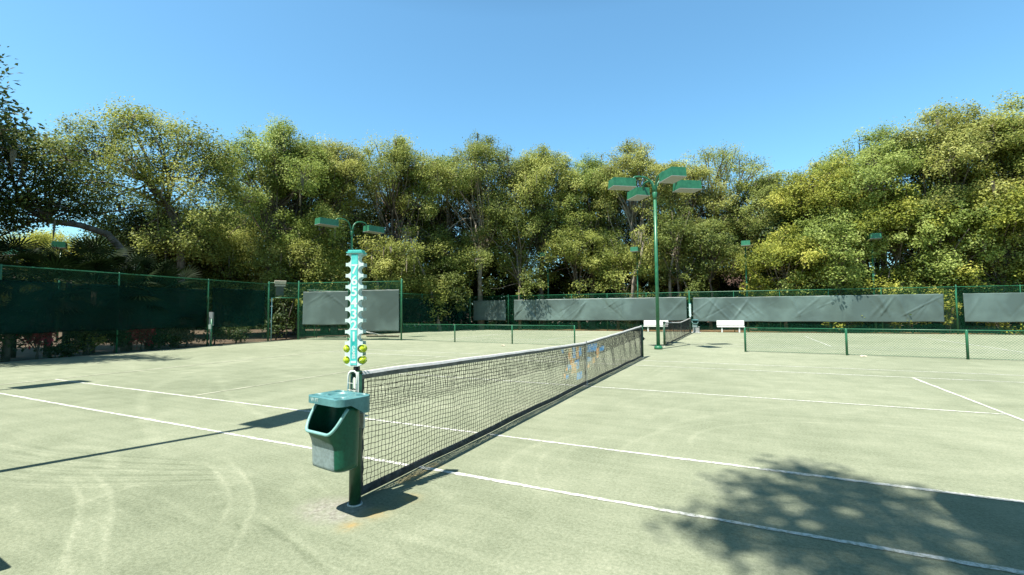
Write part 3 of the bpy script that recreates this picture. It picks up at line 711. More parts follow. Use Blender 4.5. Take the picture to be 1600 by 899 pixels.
# ------------------------------------------------------------------ lamps
def lamp_head(parent, base, ang, length=1.05, wid=0.60, h=0.34):
    """shoebox head whose near end sits at BASE and which reaches out along ANG"""
    R = Matrix.Rotation(ang, 3, 'Z'); b = MB()
    P = [(0, -wid/2, 0), (length, -wid/2, 0), (length, wid/2, 0), (0, wid/2, 0), (.015, -wid/2+.012, h), (length-.02, -wid/2+.012, h), (length-.02, wid/2-.012, h), (.015, wid/2-.012, h)]
    b.add([Vector(base) + R @ Vector(p) for p in P], [(0, 3, 2, 1), (4, 5, 6, 7), (0, 1, 5, 4), (1, 2, 6, 5), (2, 3, 7, 6), (3, 0, 4, 7)])
    o = b.build('lamp_head', G_PAINT, parent)
    b = MB(); c = Vector(base) + R @ Vector((length/2, 0, -.010)); b.box(c, (length+.02, wid+.02, .018), ang); b.build('lens', LENS, o)
    return o
def lamp_post(label, x, y, dirs, H, single=False, group=None, base_flare=True, r=0.062, hl=1.05):
    t = thing('lamp_post', label, 'lamp post', (x, y, 0), group=group or 'green court lamp posts')
    jz = H-0.75 if not single else H-0.05
    b = MB(); b.tube([(0, 0, -.05), (0, 0, jz)], [r, r*.82], 16); b.build('pole', G_PAINT, t)
    if base_flare:
        b = MB(); b.tube([(0, 0, 0), (0, 0, .10), (0, 0, .13), (0, 0, .15)], [.165, .165, .13, .075], 16); b.build('base_cover', G_PAINT, t)
    if single:
        b = MB(); a = dirs[0]; R = Matrix.Rotation(a, 3, 'Z'); b.tube([(0, 0, jz-.02), (0, 0, jz+.14)], r*.95, 12); b.box(R @ Vector((.09, 0, jz+.08)), (.16, .10, .10), a, bev=.01); b.build('bracket', G_PAINT, t)
        lamp_head(t, R @ Vector((.14, 0, jz-.02)), a, hl)
    else:
        MB().tube([(0, 0, jz-.10), (0, 0, jz-.02), (0, 0, jz+.18), (0, 0, jz+.20)], [r*.9, .082, .10, .085], 16).build('collar', G_PAINT, t)
        for a in dirs:
            R = Matrix.Rotation(a, 3, 'Z')
            pr = [(.045, 0, jz+.15), (.06, 0, jz+.34), (.12, 0, jz+.55), (.24, 0, jz+.71), (.42, 0, jz+.80), (.66, 0, jz+.825), (.86, 0, jz+.80), (.955, 0, jz+.72), (.97, 0, jz+.56)]
            b = MB(); b.tube([R @ Vector(p) for p in pr], .04, 10); b.build('arm', G_PAINT, t)
            lamp_head(t, R @ Vector((.94, 0, jz+.33)), a, hl)
    return t
D = math.radians
lamp_post('tall four-headed green lamp post between the two courts', 0.0, 16.42, [D(34), D(216), D(128), D(-54)], 6.95, r=.075, hl=.96)
lamp_post('two-headed green lamp post rising behind the numbered score tower', -16.75, 16.5, [D(-105), D(78)], 6.75, hl=1.08)
for px_, lab in ((-12.0, 'slim lamp post nearest the white-barked trunks behind the back fence'), (-4.3, 'slim lamp post behind the back fence to the left of the white bench'),
                 (3.6, 'slim lamp post behind the back fence before the dark gap in the trees'), (11.35, 'slim lamp post behind the back fence before the vine covered trees')):
    lamp_post(lab, px_, 35.4+0.075*px_ if px_ > 0 else 35.2+0.03*px_, [D(-90)], 6.35, True, base_flare=False, group='single lamp posts behind the back fence')
for px_, lab in ((-11.75, 'lamp post left of the camera whose head shadow falls by the singles corner'), (-4.0, 'lamp post left of the camera whose pole shadow crosses the near lines'), (3.6, 'lamp post right of the camera whose head shadows the sideline')):
    lamp_post(lab, 4.61 if px_ > 0 else px_, -1.16 if px_ > 0 else -1.85, [D(181) if px_ > 0 else D(92)], 6.35, True, group='lamp posts along the near side')
a = ray_depth(95, 398, 28); lamp_post('green lamp head half hidden over the fan palms', a[0], a[1], [D(-25)], 5.6, True, base_flare=False)
a = ray_depth(-12, 398, 25); lamp_post('green lamp head at the far left edge above the dark fence', a[0], a[1], [D(20), D(200)], 5.2, base_flare=False)

# ------------------------------------------------------------------ fences
def chain_mesh(p0, p1, z0, z1, cell, rad, z1b=None):
    """diamond wire mesh between two ground points"""
    a, b = np.array(p0, float), np.array(p1, float); l = np.hypot(*(b-a)); d = (b-a)/l; nrm = np.array([-d[1], d[0]]); h = z1-z0
    V = []; cnt = 0
    for s in (1, -1):
        k0 = -h if s == 1 else 0.0; k1 = l if s == 1 else l+h
        for k in np.arange(k0, k1, cell):
            # line u = k + s*(z-z0)
            u0, u1 = k, k+s*h; za, zb = z0, z1
            if s == 1:
                if u0 < 0: za = z0-u0; u0 = 0
                if u1 > l: zb = z0+(l-k); u1 = l
            else:
                if u0 > l: za = z0+(u0-l); u0 = l
                if u1 < 0: zb = z0+k; u1 = 0
            if zb-za < 0.02: continue
            A = np.array([*(a+d*u0+nrm*0.002*s), za]); B = np.array([*(a+d*u1+nrm*0.002*s), zb])
            t_ = (B-A)/np.linalg.norm(B-A); n1 = np.array([nrm[0], nrm[1], 0]); n2 = np.cross(t_, n1)
            for q in (n1*rad, (-.5*n1+.87*n2)*rad, (-.5*n1-.87*n2)*rad): V += [A+q, B+q]
            cnt += 1
    V = np.array(V); f = np.array([[0, 1, 3, 2], [2, 3, 5, 4], [4, 5, 1, 0]])
    F = (f[None]+(np.arange(cnt)*6)[:, None, None]).reshape(-1, 4)
    return V, F
def fence(label, p0, p1, h, posts, cell=.064, rad=.0017, thick=(), pr=.03, tr=.022, ext=0.05, group=None, bottom=True, name='chain_link_fence', z0=.03, mesh=True):
    t = thing(name, label, 'fence', (p0[0], p0[1], 0), group=group)
    a, b = Vector((*p0, 0)), Vector((*p1, 0)); L_ = b-a; l = L_.length; d = L_.normalized()
    if mesh:
        V, F = chain_mesh((0, 0), (L_.x, L_.y), z0, h, cell, rad); np_mesh('wire_mesh', V, F, G_WIRE, t)
    MB().tube([(0, 0, h), (L_.x, L_.y, h)], tr, 8).build('top_rail', G_PAINT, t)
    if bottom: MB().tube([(0, 0, z0+.01), (L_.x, L_.y, z0+.01)], .004, 6).build('bottom_wire', G_WIRE, t)
    for u in posts:
        big = u in thick; r = .048 if big else pr; top = h+(.14 if big else ext)
        q = d*u; b_ = MB(); b_.tube([(q.x, q.y, -.06), (q.x, q.y, top-.03), (q.x, q.y, top)], [r, r, r*.55], 12); b_.build('post', G_PAINT, t)
    return t
# left fence (tall), up to the gate
LF0, LF1 = (-17.94, -3.0), (-20.83, 14.40)
lfl = math.hypot(LF1[0]-LF0[0], LF1[1]-LF0[1])
fence('tall dark fence along the shaded planting at the left', LF0, LF1, 3.2, [.05, 3.2, 6.4, 9.95, 13.9, lfl-.02], thick=(lfl-.02,), group='tall chain link fences')
# gate frame
gt = thing('gate_frame', 'open gateway in the tall fence beside the crumpled grey screen', 'gate', (-20.83, 14.40, 0))
dx, dy = 0.63, 1.44; gl = math.hypot(dx, dy); ux, uy = dx/gl, dy/gl
MB().tube([(ux*.14, uy*.14, 0), (ux*.14, uy*.14, 2.43)], .026, 10).build('jamb', mat('pale_gate_metal', (.22, .42, .40), .4, .5, var=.2), gt)
MB().tube([(ux*.14, uy*.14, 2.43), (dx-ux*.05, dy-uy*.05, 2.43)], .024, 10).build('header', G_PAINT, gt)
MB().tube([(0, 0, 3.28), (dx, dy, 3.3)], .022, 8).build('top_rail', G_PAINT, gt)
V, F = chain_mesh((ux*.05, uy*.05), (dx-ux*.05, dy-uy*.05), 2.45, 3.28, .062, .0022); np_mesh('wire_mesh', V, F, G_WIRE, gt)
b = MB(); b.box((ux*.12+.03, uy*.12, 1.95), (.16, .03, .05)).box((ux*.12, uy*.12, 1.1), (.06, .05, .14)); b.build('latch', GALV, gt)
# mid fence between the courts, beside the gate
MF0, MF1 = (-20.20, 15.84), (-13.94, 17.48); mfl = math.hypot(MF1[0]-MF0[0], MF1[1]-MF0[1])
fence('tall fence panel joining the gateway and the low court fence', MF0, MF1, 3.3, [0, 3.2, mfl], thick=(0, mfl), group='tall chain link fences')
# second court's left fence and the back fence
SF0, SF1 = (-21.1, 17.2), (-18.65, 32.5); sfl = math.hypot(SF1[0]-SF0[0], SF1[1]-SF0[1])
fence('tall dark fence along the left side of the far court', SF0, SF1, 2.98, [.5, 3.6, 6.6, 9.7, 12.6], group='tall chain link fences', rad=.0017)
def bk(x): return (x, 33.9+.075*x)
BF0, BF1 = bk(-18.6), bk(30.0)
thick_x = [-18.6, -14.9, -.3, 15.2]; ps = []
kx = 1/math.hypot(1, .075)
for x in thick_x + [-12.1, -9.3, -6.4, -3.4, 2.7, 5.6, 8.5, 11.4, 18.2, 21.2, 24.2, 27.2]: ps.append((x+18.6)/kx)
fence('long tall fence along the far end of the back court', BF0, BF1, 2.92, ps, thick=tuple(ps[:4]), group='tall chain link fences', rad=.0016, cell=.07, pr=.026)
# low fences
fence('low chain link fence right of the four-headed lamp post', (3.13, 16.39), (15.3, 15.42), .89, [0, 3.07, 6.07, 9.1, 12.15], thick=(), group='low chain link fences between the courts', pr=.036, tr=.014, ext=.02, cell=.075, rad=.0026)
fence('low chain link fence left of the four-headed lamp post', (-13.80, 17.45), (-3.66, 16.87), .90, [3.55, 6.95, 10.15], thick=(), group='low chain link fences between the courts', pr=.034, tr=.014, ext=.02, cell=.08, rad=.0020)

def windscreen(label, p0, p1, z0, z1, off, m, seed, amp, group, nw=None, hang=.02, diag=1.0):
    a, b = np.array(p0, float), np.array(p1, float); l = np.hypot(*(b-a)); d = (b-a)/l; nrm = np.array([d[1], -d[0]])*off
    r = np.random.RandomState(seed); n = max(20, int(l/.06)); k = 34
    U, Vv = np.meshgrid(np.linspace(0, l, n), np.linspace(0, 1, k)); S = np.zeros_like(U)
    for q in range(int(5+l*1.6)):                                        # creases running down and across from the tie points
        u0 = r.uniform(-.5, l+.5); sl_ = r.uniform(-1.6, 1.6)*diag + .4*diag; wd = r.uniform(.035, .13); am = r.uniform(.3, 1.0)
        x = (U-u0) - sl_*(Vv-.5)*(z1-z0)
        S += am*np.exp(-(x/wd)**2)*np.clip(np.sin(Vv*math.pi)*1.1 + .25*r.uniform(-1, 1), 0, 1)*r.choice([-1, 1])
    for q in range(8):
        S += .35*np.sin(U*r.uniform(.4, 2.6)+Vv*r.uniform(-3, 3)+r.uniform(0, 6))
    sag = hang*np.abs(np.sin(U/ .75*math.pi))
    Zg = z0 + (z1-z0)*Vv - sag*Vv*.6 + .01*np.sin(U*1.9+seed)*(1-Vv) + .25*hang*np.sin(U*3.3)*(1-Vv)
    off_ = .065 + amp*S + .05*(1-Vv)*np.sin(U*.8+seed)
    off_ = np.maximum(off_, .055 - .02*Vv)
    P = a[None, None] + d*U[..., None] + nrm*off_[..., None]
    Vt = np.concatenate([P, Zg[..., None]], -1).reshape(-1, 3); i = np.arange(n*k).reshape(k, n)
    F = np.stack([i[:-1, :-1], i[:-1, 1:], i[1:, 1:], i[1:, :-1]], -1).reshape(-1, 4)
    Vt[:, :2] -= a; 
    o = np_mesh('windscreen', Vt, F, m, smooth=True); o.location = (a[0], a[1], 0)
    s = o.modifiers.new('thickness', 'SOLIDIFY'); s.thickness = .003
    return tag(o, label, 'windscreen', group)
WG = 'grey windscreens on the back fence'
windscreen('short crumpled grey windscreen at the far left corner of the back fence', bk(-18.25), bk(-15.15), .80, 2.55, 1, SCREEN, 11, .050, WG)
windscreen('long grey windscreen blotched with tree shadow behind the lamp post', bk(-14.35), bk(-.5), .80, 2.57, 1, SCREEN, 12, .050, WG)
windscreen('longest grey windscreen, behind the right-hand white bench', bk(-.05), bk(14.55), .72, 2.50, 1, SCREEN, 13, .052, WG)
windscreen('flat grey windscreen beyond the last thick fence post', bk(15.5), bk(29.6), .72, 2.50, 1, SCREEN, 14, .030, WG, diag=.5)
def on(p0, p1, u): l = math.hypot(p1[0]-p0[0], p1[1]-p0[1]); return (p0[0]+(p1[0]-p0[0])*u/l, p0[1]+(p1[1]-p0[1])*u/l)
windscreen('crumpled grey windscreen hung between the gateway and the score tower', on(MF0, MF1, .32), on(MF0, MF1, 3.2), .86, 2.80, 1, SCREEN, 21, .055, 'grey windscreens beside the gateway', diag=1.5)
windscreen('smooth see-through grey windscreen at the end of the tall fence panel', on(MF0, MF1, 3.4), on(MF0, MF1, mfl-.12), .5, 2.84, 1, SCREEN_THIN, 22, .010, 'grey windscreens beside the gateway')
GD = 'dark green windscreens on the side fences'
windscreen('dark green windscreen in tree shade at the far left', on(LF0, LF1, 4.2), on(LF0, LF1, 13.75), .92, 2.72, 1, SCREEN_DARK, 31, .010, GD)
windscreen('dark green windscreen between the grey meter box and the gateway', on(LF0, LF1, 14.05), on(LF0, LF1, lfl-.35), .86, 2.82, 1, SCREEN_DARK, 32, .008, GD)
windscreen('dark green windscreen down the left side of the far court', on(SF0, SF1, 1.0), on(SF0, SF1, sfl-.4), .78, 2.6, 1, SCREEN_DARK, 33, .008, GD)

# ------------------------------------------------------------------ small court furniture
def bench(label, x, y, rz):
    t = thing('bench', label, 'bench', (x, y, 0), rz, group='white court benches')
    for k in range(3): pass
    MB().box((0, 0, .43), (1.75, .38, .045), bev=.01).build('seat', WHITE, t)
    b = MB(); b.box((0, .20, .66), (1.75, .035, .36), bev=.008, rot=Matrix.Rotation(-.12, 3, 'X')); b.build('backrest', WHITE, t)
    MB().box((0, -.185, .395), (1.75, .02, .05)).build('apron', WHITE, t)
    for sx in (-.55, .55):
        b = MB(); b.box((sx, .02, .205), (.09, .30, .41), bev=.01); b.build('leg', WHITE, t)
    return t
bench('white bench half hidden by the four-headed lamp post', -2.55, 32.5, math.radians(4))
bench('white bench in plain view under the longest grey windscreen', 2.45, 32.75, math.radians(4))

bench('unseen white bench added to shade the bottom left corner of the view', -2.17, -2.20, math.radians(-4))  # out of view, added only to cast a shadow into the corner
gbp = on(LF0, LF1, 13.75)
t = thing('meter_box', 'grey meter box on a post against the left fence', 'meter box', (gbp[0]+.35, gbp[1]+.1, 0), math.radians(-40))
MB().box((0, 0, 1.32), (.30, .16, .62), bev=.012).build('cabinet', GREY_BOX, t); MB().box((0, -.01, 1.0), (.33, .18, .03), bev=.004).build('cabinet_sill', WHITE, t)
b = MB(); b.tube([(.05, 0, 0), (.05, 0, .62), (.0, 0, .80), (-.02, 0, .98)], .045, 10); b.tube([(.13, 0, 0), (.13, 0, .66), (.05, 0, .9)], .03, 8); b.build('conduit', mat('pale_conduit', (.55, .56, .50), .5, .4, var=.15), t)
MB().tube([(.24, .05, 0), (.24, .05, 1.3)], .035, 10).build('support_post', G_PAINT, t); MB().box((.40, .02, .93), (.17, .10, .22), bev=.01).build('switch_box', mat('pale_switch_box', (.36, .42, .36), .5, .4), t)
t = thing('sign', 'blank beige sign box fixed above the gateway', 'sign', (-20.66, 14.95, 3.20), math.atan2(dy, dx))
MB().box((0, -.06, .12), (.62, .06, .20), bev=.01, rot=Matrix.Rotation(.25, 3, 'X')).build('board', BEIGE, t); MB().box((0, -.03, -.06), (.56, .03, .10)).build('lower_strip', BEIGE, t); MB().box((0, .03, -.36), (.42, .02, .55)).build('dark_plate', mat('dark_sign_plate', (.05, .06, .055), .6, .3), t)
# drag broom left on the far court behind the see-through screen
q = ray_ground(598, 527); t = thing('drag_broom', 'court drag broom lying behind the see-through screen', 'broom', (q[0], q[1], 0), math.radians(12))
MB().box((0, 0, .09), (2.3, .10, .07), bev=.01).build('head_bar', mat('weathered_wood', (.20, .17, .13), .8, .2, var=.3), t)
b = MB()
for k in range(90): b.box((-1.12+k*.025, 0, .03), (.012, .07, .06))
b.build('bristles', BLACK, t)
b = MB(); b.tube([(-.3, 0, .1), (-.9, -.9, .42)], .016, 8); b.tube([(.3, 0, .1), (-.9, -.9, .42)], .016, 8); b.build('handle', GALV, t)
q = ray_ground(505, 529)
t = thing('hose_coil', 'low dark hose lying under the crumpled grey screen', 'hose', (q[0], q[1]+.9, 0))
MB().tube([(math.cos(k*.3)*(.5+.01*k), math.sin(k*.3)*(.28), .03+.006*math.sin(k)) for k in range(60)], .02, 6).build('hose', mat('hose_rubber', (.03, .06, .04), .5, .4), t)
for px_, py_, lab, rr in ((1348, 558, 'crumpled pale scrap on the court below the right low fence', 1), (786, 541, 'crumpled pale scrap on the court below the left low fence', 2)):
    q = ray_ground(px_, py_); r = random.Random(rr); b = MB(); bm = bmesh.new(); bmesh.ops.create_icosphere(bm, subdivisions=2, radius=.055)
    for v in bm.verts: v.co *= r.uniform(.6, 1.2); v.co.z = v.co.z*.5+.03; v.co.x *= 1.9
    bm.verts.index_update(); b.add([v.co.copy() for v in bm.verts], [[v.index for v in f.verts] for f in bm.faces]); bm.free()
    tag(b.build('paper_scrap', BEIGE, loc=(q[0], q[1], 0)), lab, 'scrap', 'pale scraps by the low fences')
# ------------------------------------------------------------------ trees and plants
def rnd_dirs(r, n):
    v = r.randn(n, 3); return v/np.linalg.norm(v, axis=1)[:, None]
def leaves(r, cen, nrm, tone, size, asp=.55):
    """diamond leaves at cen with normals nrm"""
    n = len(cen); t = np.cross(nrm, rnd_dirs(r, n)); t /= np.linalg.norm(t, axis=1)[:, None]+1e-9; s = np.cross(nrm, t)
    L = (size*r.uniform(.6, 1.4, n))[:, None]; W = L*asp
    V = np.stack([cen-t*L*.5, cen+s*W*.5-t*L*.08, cen+t*L*.5, cen-s*W*.5-t*L*.08], 1)
    V[:, 1] += nrm*L*.06; V[:, 3] += nrm*L*.06
    return V.reshape(-1, 3), np.arange(n*4).reshape(n, 4), np.repeat(tone, 4)
def foliage(r, blobs, clumps, per, size, spread, flat=.75, up=.5, light=0.0, hollow=.62):
    """blobs: list of (x,y,z,r). Leaves sit in clumps near each blob's skin"""
    C = []; Nn = []; T = []; tips = []
    for (x, y, z, rad) in blobs:
        k = max(3, int(clumps*(rad/1.2)**2)); d = rnd_dirs(r, k); d[:, 2] = d[:, 2]*.9+.12
        c = np.array([x, y, z]) + d*np.array([1, 1, flat])*rad*r.uniform(hollow, 1.06, k)[:, None]
        bt = r.normal(0, .10)
        for j in range(k):
            tips.append((c[j], (x, y, z)))
            m = int(per*r.uniform(.55, 1.45)); sp = spread*r.uniform(.7, 1.35)
            off = r.randn(m, 3)*np.array([sp, sp, sp*.72]); ln = np.linalg.norm(off, axis=1)
            off *= np.minimum(1, 1.9*sp/(ln+1e-9))[:, None]
            C.append(c[j]+off)
            q = d[j]*.40 + np.array([-.14, -.48, 1.0])*up + r.randn(m, 3)*.50; Nn.append(q/np.linalg.norm(q, axis=1)[:, None])
            T.append(np.clip(.45+light+bt+r.normal(0, .14)+r.normal(0, .12, m), 0, 1))
    return np.concatenate(C), np.concatenate(Nn), np.concatenate(T), tips
def limb(r, a, b, ra, rb, bend, n=7, sag=0.0):
    a, b = np.array(a, float), np.array(b, float); d = b-a; l = np.linalg.norm(d)
    side = rnd_dirs(r, 1)[0]; side2 = rnd_dirs(r, 1)[0]; P = []
    for i in range(n):
        t = i/(n-1)
        P.append(a+d*t + side*math.sin(t*math.pi)*bend*l + side2*math.sin(t*2*math.pi)*bend*.45*l + np.array([0, 0, math.sin(t*math.pi)*sag*l]))
    return P, [ra+(rb-ra)*(i/(n-1))**.8 for i in range(n)]
def moss_strands(r, tips, n, lmin, lmax):
    V = []; F = []; T = []
    for k in range(n):
        c, _ = tips[r.randint(len(tips))]; a = r.uniform(0, 6.28); L = r.uniform(lmin, lmax); wd = r.uniform(.03, .09)
        p = np.array(c)+r.randn(3)*np.array([.3, .3, .1]); dx_, dy_ = math.cos(a)*wd, math.sin(a)*wd; o = len(V); tn = r.uniform(.1, .9)
        q = r.randn(2)*.06
        for j in range(4):
            t = j/3; ww = (1, 1.2, .8, .1)[j]
            V += [(p[0]-dx_*ww+q[0]*t, p[1]-dy_*ww+q[1]*t, p[2]-L*t), (p[0]+dx_*ww+q[0]*t, p[1]+dy_*ww+q[1]*t, p[2]-L*t)]; T += [tn, tn]
        for j in range(3): F.append((o+2*j, o+2*j+1, o+2*j+3, o+2*j+2))
    return np.array(V), np.array(F), np.array(T)
def tree(label, base, trunk, blobs, seed, kind, clumps=13, per=46, size=.20, spread=.34, moss=0, group=None, tr=.26, bark=None, up=.76, light=0.0, name='tree', fork=.5, flat=.95, twigs=True, cat='tree', hollow=.62, asp=.55, ivy=0):
    """base (x,y); trunk = list of points relative to the base, the last one the main fork; blobs relative to the base"""
    r = np.random.RandomState(seed); t = thing(name, label, cat, (base[0], base[1], -.05), group=group)
    C, Nn, T, tips = foliage(r, blobs, clumps, per, size, spread, flat, up, light, hollow)
    if ivy:
        tp = np.array(trunk); m = ivy; k = r.randint(0, len(tp)-1, m); q = r.rand(m)[:, None]; c = tp[k]*(1-q)+tp[k+1]*q
        o = r.randn(m, 3)*np.array([.30, .30, .15]); C = np.concatenate([C, c+o]); nn = o+np.array([0, 0, .2])+r.randn(m, 3)*.2
        Nn = np.concatenate([Nn, nn/np.linalg.norm(nn, axis=1)[:, None]]); T = np.concatenate([T, np.clip(r.normal(.45, .2, m), 0, 1)])
    V, F, tn = leaves(r, C, Nn, T, size, asp); mi = np.zeros(len(F), int)
    if moss:
        V2, F2, tn2 = moss_strands(r, tips, moss, .3, 1.2); F = np.concatenate([F, F2+len(V)]); V = np.concatenate([V, V2]); tn = np.concatenate([tn, tn2]); mi = np.r_[mi, np.ones(len(F2), int)]
    np_mesh('crown', V, F, None, t, attrs={'tone': tn}, mats=[kind, MOSS], mi=mi)
    b = MB(); nt_ = len(trunk); rad = [tr*(1-.45*i/(nt_-1)) for i in range(nt_)]; rad[0] *= 1.35
    b.tube(trunk, rad, 9)
    fk = np.array(trunk[-1]); 
    for (x, y, z, q) in blobs:
        j = r.randint(max(1, nt_-2), nt_) if nt_ > 2 else nt_-1
        st = np.array(trunk[j]); P, R_ = limb(r, st, (x, y, z-.15*q), rad[j]*.45, .03, .09, 8, .04); b.tube(P, R_, 6, cap=False)
    if twigs:
        for c, o in tips[::2]:
            P, R_ = limb(r, np.array(o), c, .026, .008, .1, 4); b.tube(P, R_, 4, cap=False)
    b.build('trunk', bark or BARK, t)
    return t
def crown_blobs(r, cx, cy, z0, z1, R, n, small=0, rr=(1.0, 1.7)):
    """a broad uneven crown from z0 to z1: half the masses on its upper skin, half inside"""
    B = []; top = lambda q: z1 - (z1-z0)*.34*(q/R)**2.0
    for k in range(n):
        a = r.uniform(0, 6.28); q = R*math.sqrt((k+.5)/n)*r.uniform(.75, 1.0)*.92; rad = r.uniform(*rr)
        zt = top(q)-rad*.75-r.uniform(0, .7); a = k*2.4+r.uniform(-.5, .5)
        B.append((cx+q*math.cos(a), cy+q*math.sin(a), zt, rad))
        if k % 4 != 3:
            zl = z0 + (zt-z0)*r.uniform(.12, .8); B.append((cx+q*.95*math.cos(a+.4), cy+q*.95*math.sin(a+.4), zl, r.uniform(*rr)*.95))
    for k in range(small):
        a = r.uniform(0, 6.28); q = R*r.uniform(.0, .85)
        B.append((cx+q*math.cos(a), cy+q*math.sin(a), top(q)+r.uniform(-.6, .5), r.uniform(.3, .75)))
    return B
def place(px, depth): p = ray_depth(px, 480, depth); return p[0], p[1]
def zof(py, depth): return CAM_POS[2] + depth*((487-py)/FPX)

GT = 'oak trees behind the back fence'
def oak(label, px, depth, top, hw, seed, kind=None, z0=3.6, n=16, small=24, moss=70, lean=0.0, per=108, size=.138, light=0.0, clumps=19, tr=.26, ivy=0, bark=None, group=GT, spread=.34, twigs=True, rr=(1.0, 1.7), flat=.95, hollow=.62):
    r = np.random.RandomState(seed+500); x, y = place(px, depth); R = hw*1.42*depth/FPX; H = zof(top, depth)
    fz = z0+(H-z0)*.22; l = lean
    trunk = [(0, 0, 0), (l*.3+r.uniform(-.15, .15), r.uniform(-.2, .2), fz*.4), (l*.7+r.uniform(-.2, .2), r.uniform(-.3, .3), fz*.75), (l, 0, fz), (l+r.uniform(-.4, .4), r.uniform(-.3, .3), fz+(H-fz)*.35)]
    B = crown_blobs(r, l, 0, z0, H, R, n, small, rr)
    return tree(label, (x, y), trunk, B, seed, kind or (LEAF_OAK, LEAF_FRESH, LEAF_OLIVE, LEAF_OAK, LEAF_DEEP)[seed % 5], clumps, per, size, spread, moss, group, tr, bark, light=light, ivy=ivy, twigs=twigs, flat=flat, hollow=hollow)

# oaks standing behind the back fence, left to right
oak('tallest oak right of the airy leaning oak, with a jutting top', 425, 34.5, 203, 82, 41, n=15, moss=60)
oak('round topped oak directly above the score tower lamp', 508, 37.5, 226, 62, 42, moss=90, ivy=500)
oak('wide oak with a dark ivy trunk right of the score tower', 622, 40, 226, 78, 43, n=15, moss=120, ivy=900, tr=.34)
oak('oak with a pointed crown above the far left corner of the back fence', 752, 41.5, 226, 72, 44, n=14, moss=110, bark=PALE_BARK)
oak('oak with a small domed crown over the middle of the back fence', 848, 42.5, 241, 56, 45, moss=110, ivy=400)
oak('lower oak in the dip of the tree line left of the four lamp heads', 925, 43.5, 252, 48, 46, moss=80)
oak('oak peaking just behind the left pair of lamp heads', 992, 42, 236, 58, 47, moss=110, ivy=300, bark=PALE_BARK)
oak('thin airy oak showing sky right of the four lamp heads', 1120, 45, 238, 74, 48, moss=30, n=15, clumps=15, per=60)
oak('oak dropping down to the lowest gap of the tree line', 1205, 41, 280, 60, 49, moss=50)
oak('rising oak above the dark gap with the pink wall', 1290, 36, 266, 66, 50, kind=LEAF_VINE, moss=20)
oak('tall oak with layered top right of the lowest gap', 1385, 34, 212, 72, 51, moss=20, n=16, small=12, ivy=300)
oak('highest oak of the right-hand group with flat sprays on top', 1490, 32, 177, 74, 52, moss=20, n=17, small=13)
oak('oak at the right edge of the view', 1598, 30, 172, 70, 53, moss=15, n=16, small=12)
oak('oak just beyond the right edge of the view', 1720, 29, 150, 90, 54, moss=0, n=14)
oak('oak filling the line between the two tallest left of the tower', 465, 37, 222, 60, 55, n=14, moss=40)
oak('oak filling the line right of the ivy trunk', 690, 43, 248, 62, 56, n=14, moss=60)
oak('oak behind the right pair of lamp heads', 1062, 44, 262, 58, 57, n=14, moss=40)
# lower vine covered trees and saplings along the fence
GL = 'leafy saplings along the back fence'
def sapling(label, px, depth, top, hw, seed, kind=LEAF_VINE, z0=.8, n=12, small=4, group=GL, per=70, light=.03, clumps=16):
    return oak(label, px, depth, top, hw, seed, kind, z0, n, small, 0, 0.0, per, .155, light, clumps, .11, 0, None, group, .30, False, (.75, 1.25))
sapling('bright leafy sapling under the pointed oak', 700, 40.2, 395, 30, 61, LEAF_DEEP, 1.4, 6, light=-.2)
sapling('yellow green sapling climbing the fence left of the corner', 668, 38.5, 420, 26, 62, LEAF_OAK, n=6, light=-.12)
sapling('sapling between the two slim lamp posts left of the bench', 812, 40.0, 322, 46, 63, LEAF_DEEP, 2.2, 10, light=-.16)
sapling('pale sapling in front of the dark trunks by the lamp shadow', 905, 40.6, 345, 50, 64, LEAF_OAK, 1.6, 11, light=-.1)
sapling('rounded sapling just left of the lamp pole', 965, 39, 375, 36, 65, LEAF_OAK, n=9, light=-.12)
sapling('bushy sapling just right of the lamp pole', 1060, 38.6, 335, 44, 66, LEAF_DEEP, 2.4, 10, light=-.1)
sapling('sapling beside the dark gap with the pink wall', 1110, 38, 350, 36, 67, LEAF_DEEP, 2.6, 8, light=-.15)
sapling('rounded yellow green vine mound right of the dark gap', 1228, 34.0, 366, 50, 68, n=16, per=84)
sapling('broad vine mound left of the right-hand slim lamp', 1310, 33.0, 330, 58, 69, LEAF_FRESH, n=18, per=84)
sapling('tall vine mound behind the right-hand slim lamp', 1395, 32.5, 300, 58, 70, n=19, per=84)
sapling('vine mound over the gap between the two last windscreens', 1480, 31.0, 300, 62, 71, LEAF_FRESH, n=19, per=84)
sapling('vine mound over the flat windscreen', 1570, 29.5, 280, 64, 72, n=19, per=84)
sapling('vine mound beyond the right edge of the view', 1680, 28.5, 280, 70, 73, n=14)
# left: the airy leaning oak, the dark tree at the edge, and lighter trees far behind
def px_pts(base, lst):
    """(px,py,depth) -> points relative to base"""
    return [tuple(ray_depth(a, b, d) - np.array([base[0], base[1], -.05])) for a, b, d in lst]
GLF = 'trees behind the left fence'
bx, by = place(285, 28.5)
tp = [(0, 0, 0)] + px_pts((bx, by), [(283, 440, 28.5), (282, 375, 28.4), (262, 322, 28.2), (232, 285, 28.0)])
bl = [(205,200,28,1.2),(165,215,28.5,1.3),(250,210,29,1.2),(300,225,28,1.3),(335,250,28.5,1.2),(130,235,28,1.2),(205,250,27,1.5),(260,265,29,1.5),(310,285,28,1.5),(160,270,29,1.3),(345,290,29,1.2),(235,300,27.5,1.3),(275,335,28.5,1.3),(330,335,28,1.4),(300,380,28,1.2),(210,330,30,1.0),(250,375,28,1.1),(205,180,28,.75),(185,185,28.4,.6),(232,190,28,.6),(112,208,28,.7),(95,235,28.5,1.1),(100,275,28.5,1.2),(170,310,29.5,1.2),(150,345,30,1.1),(185,365,30,1.0),(120,315,29.5,1.1),(355,255,29,.7),(275,205,28,.6)]
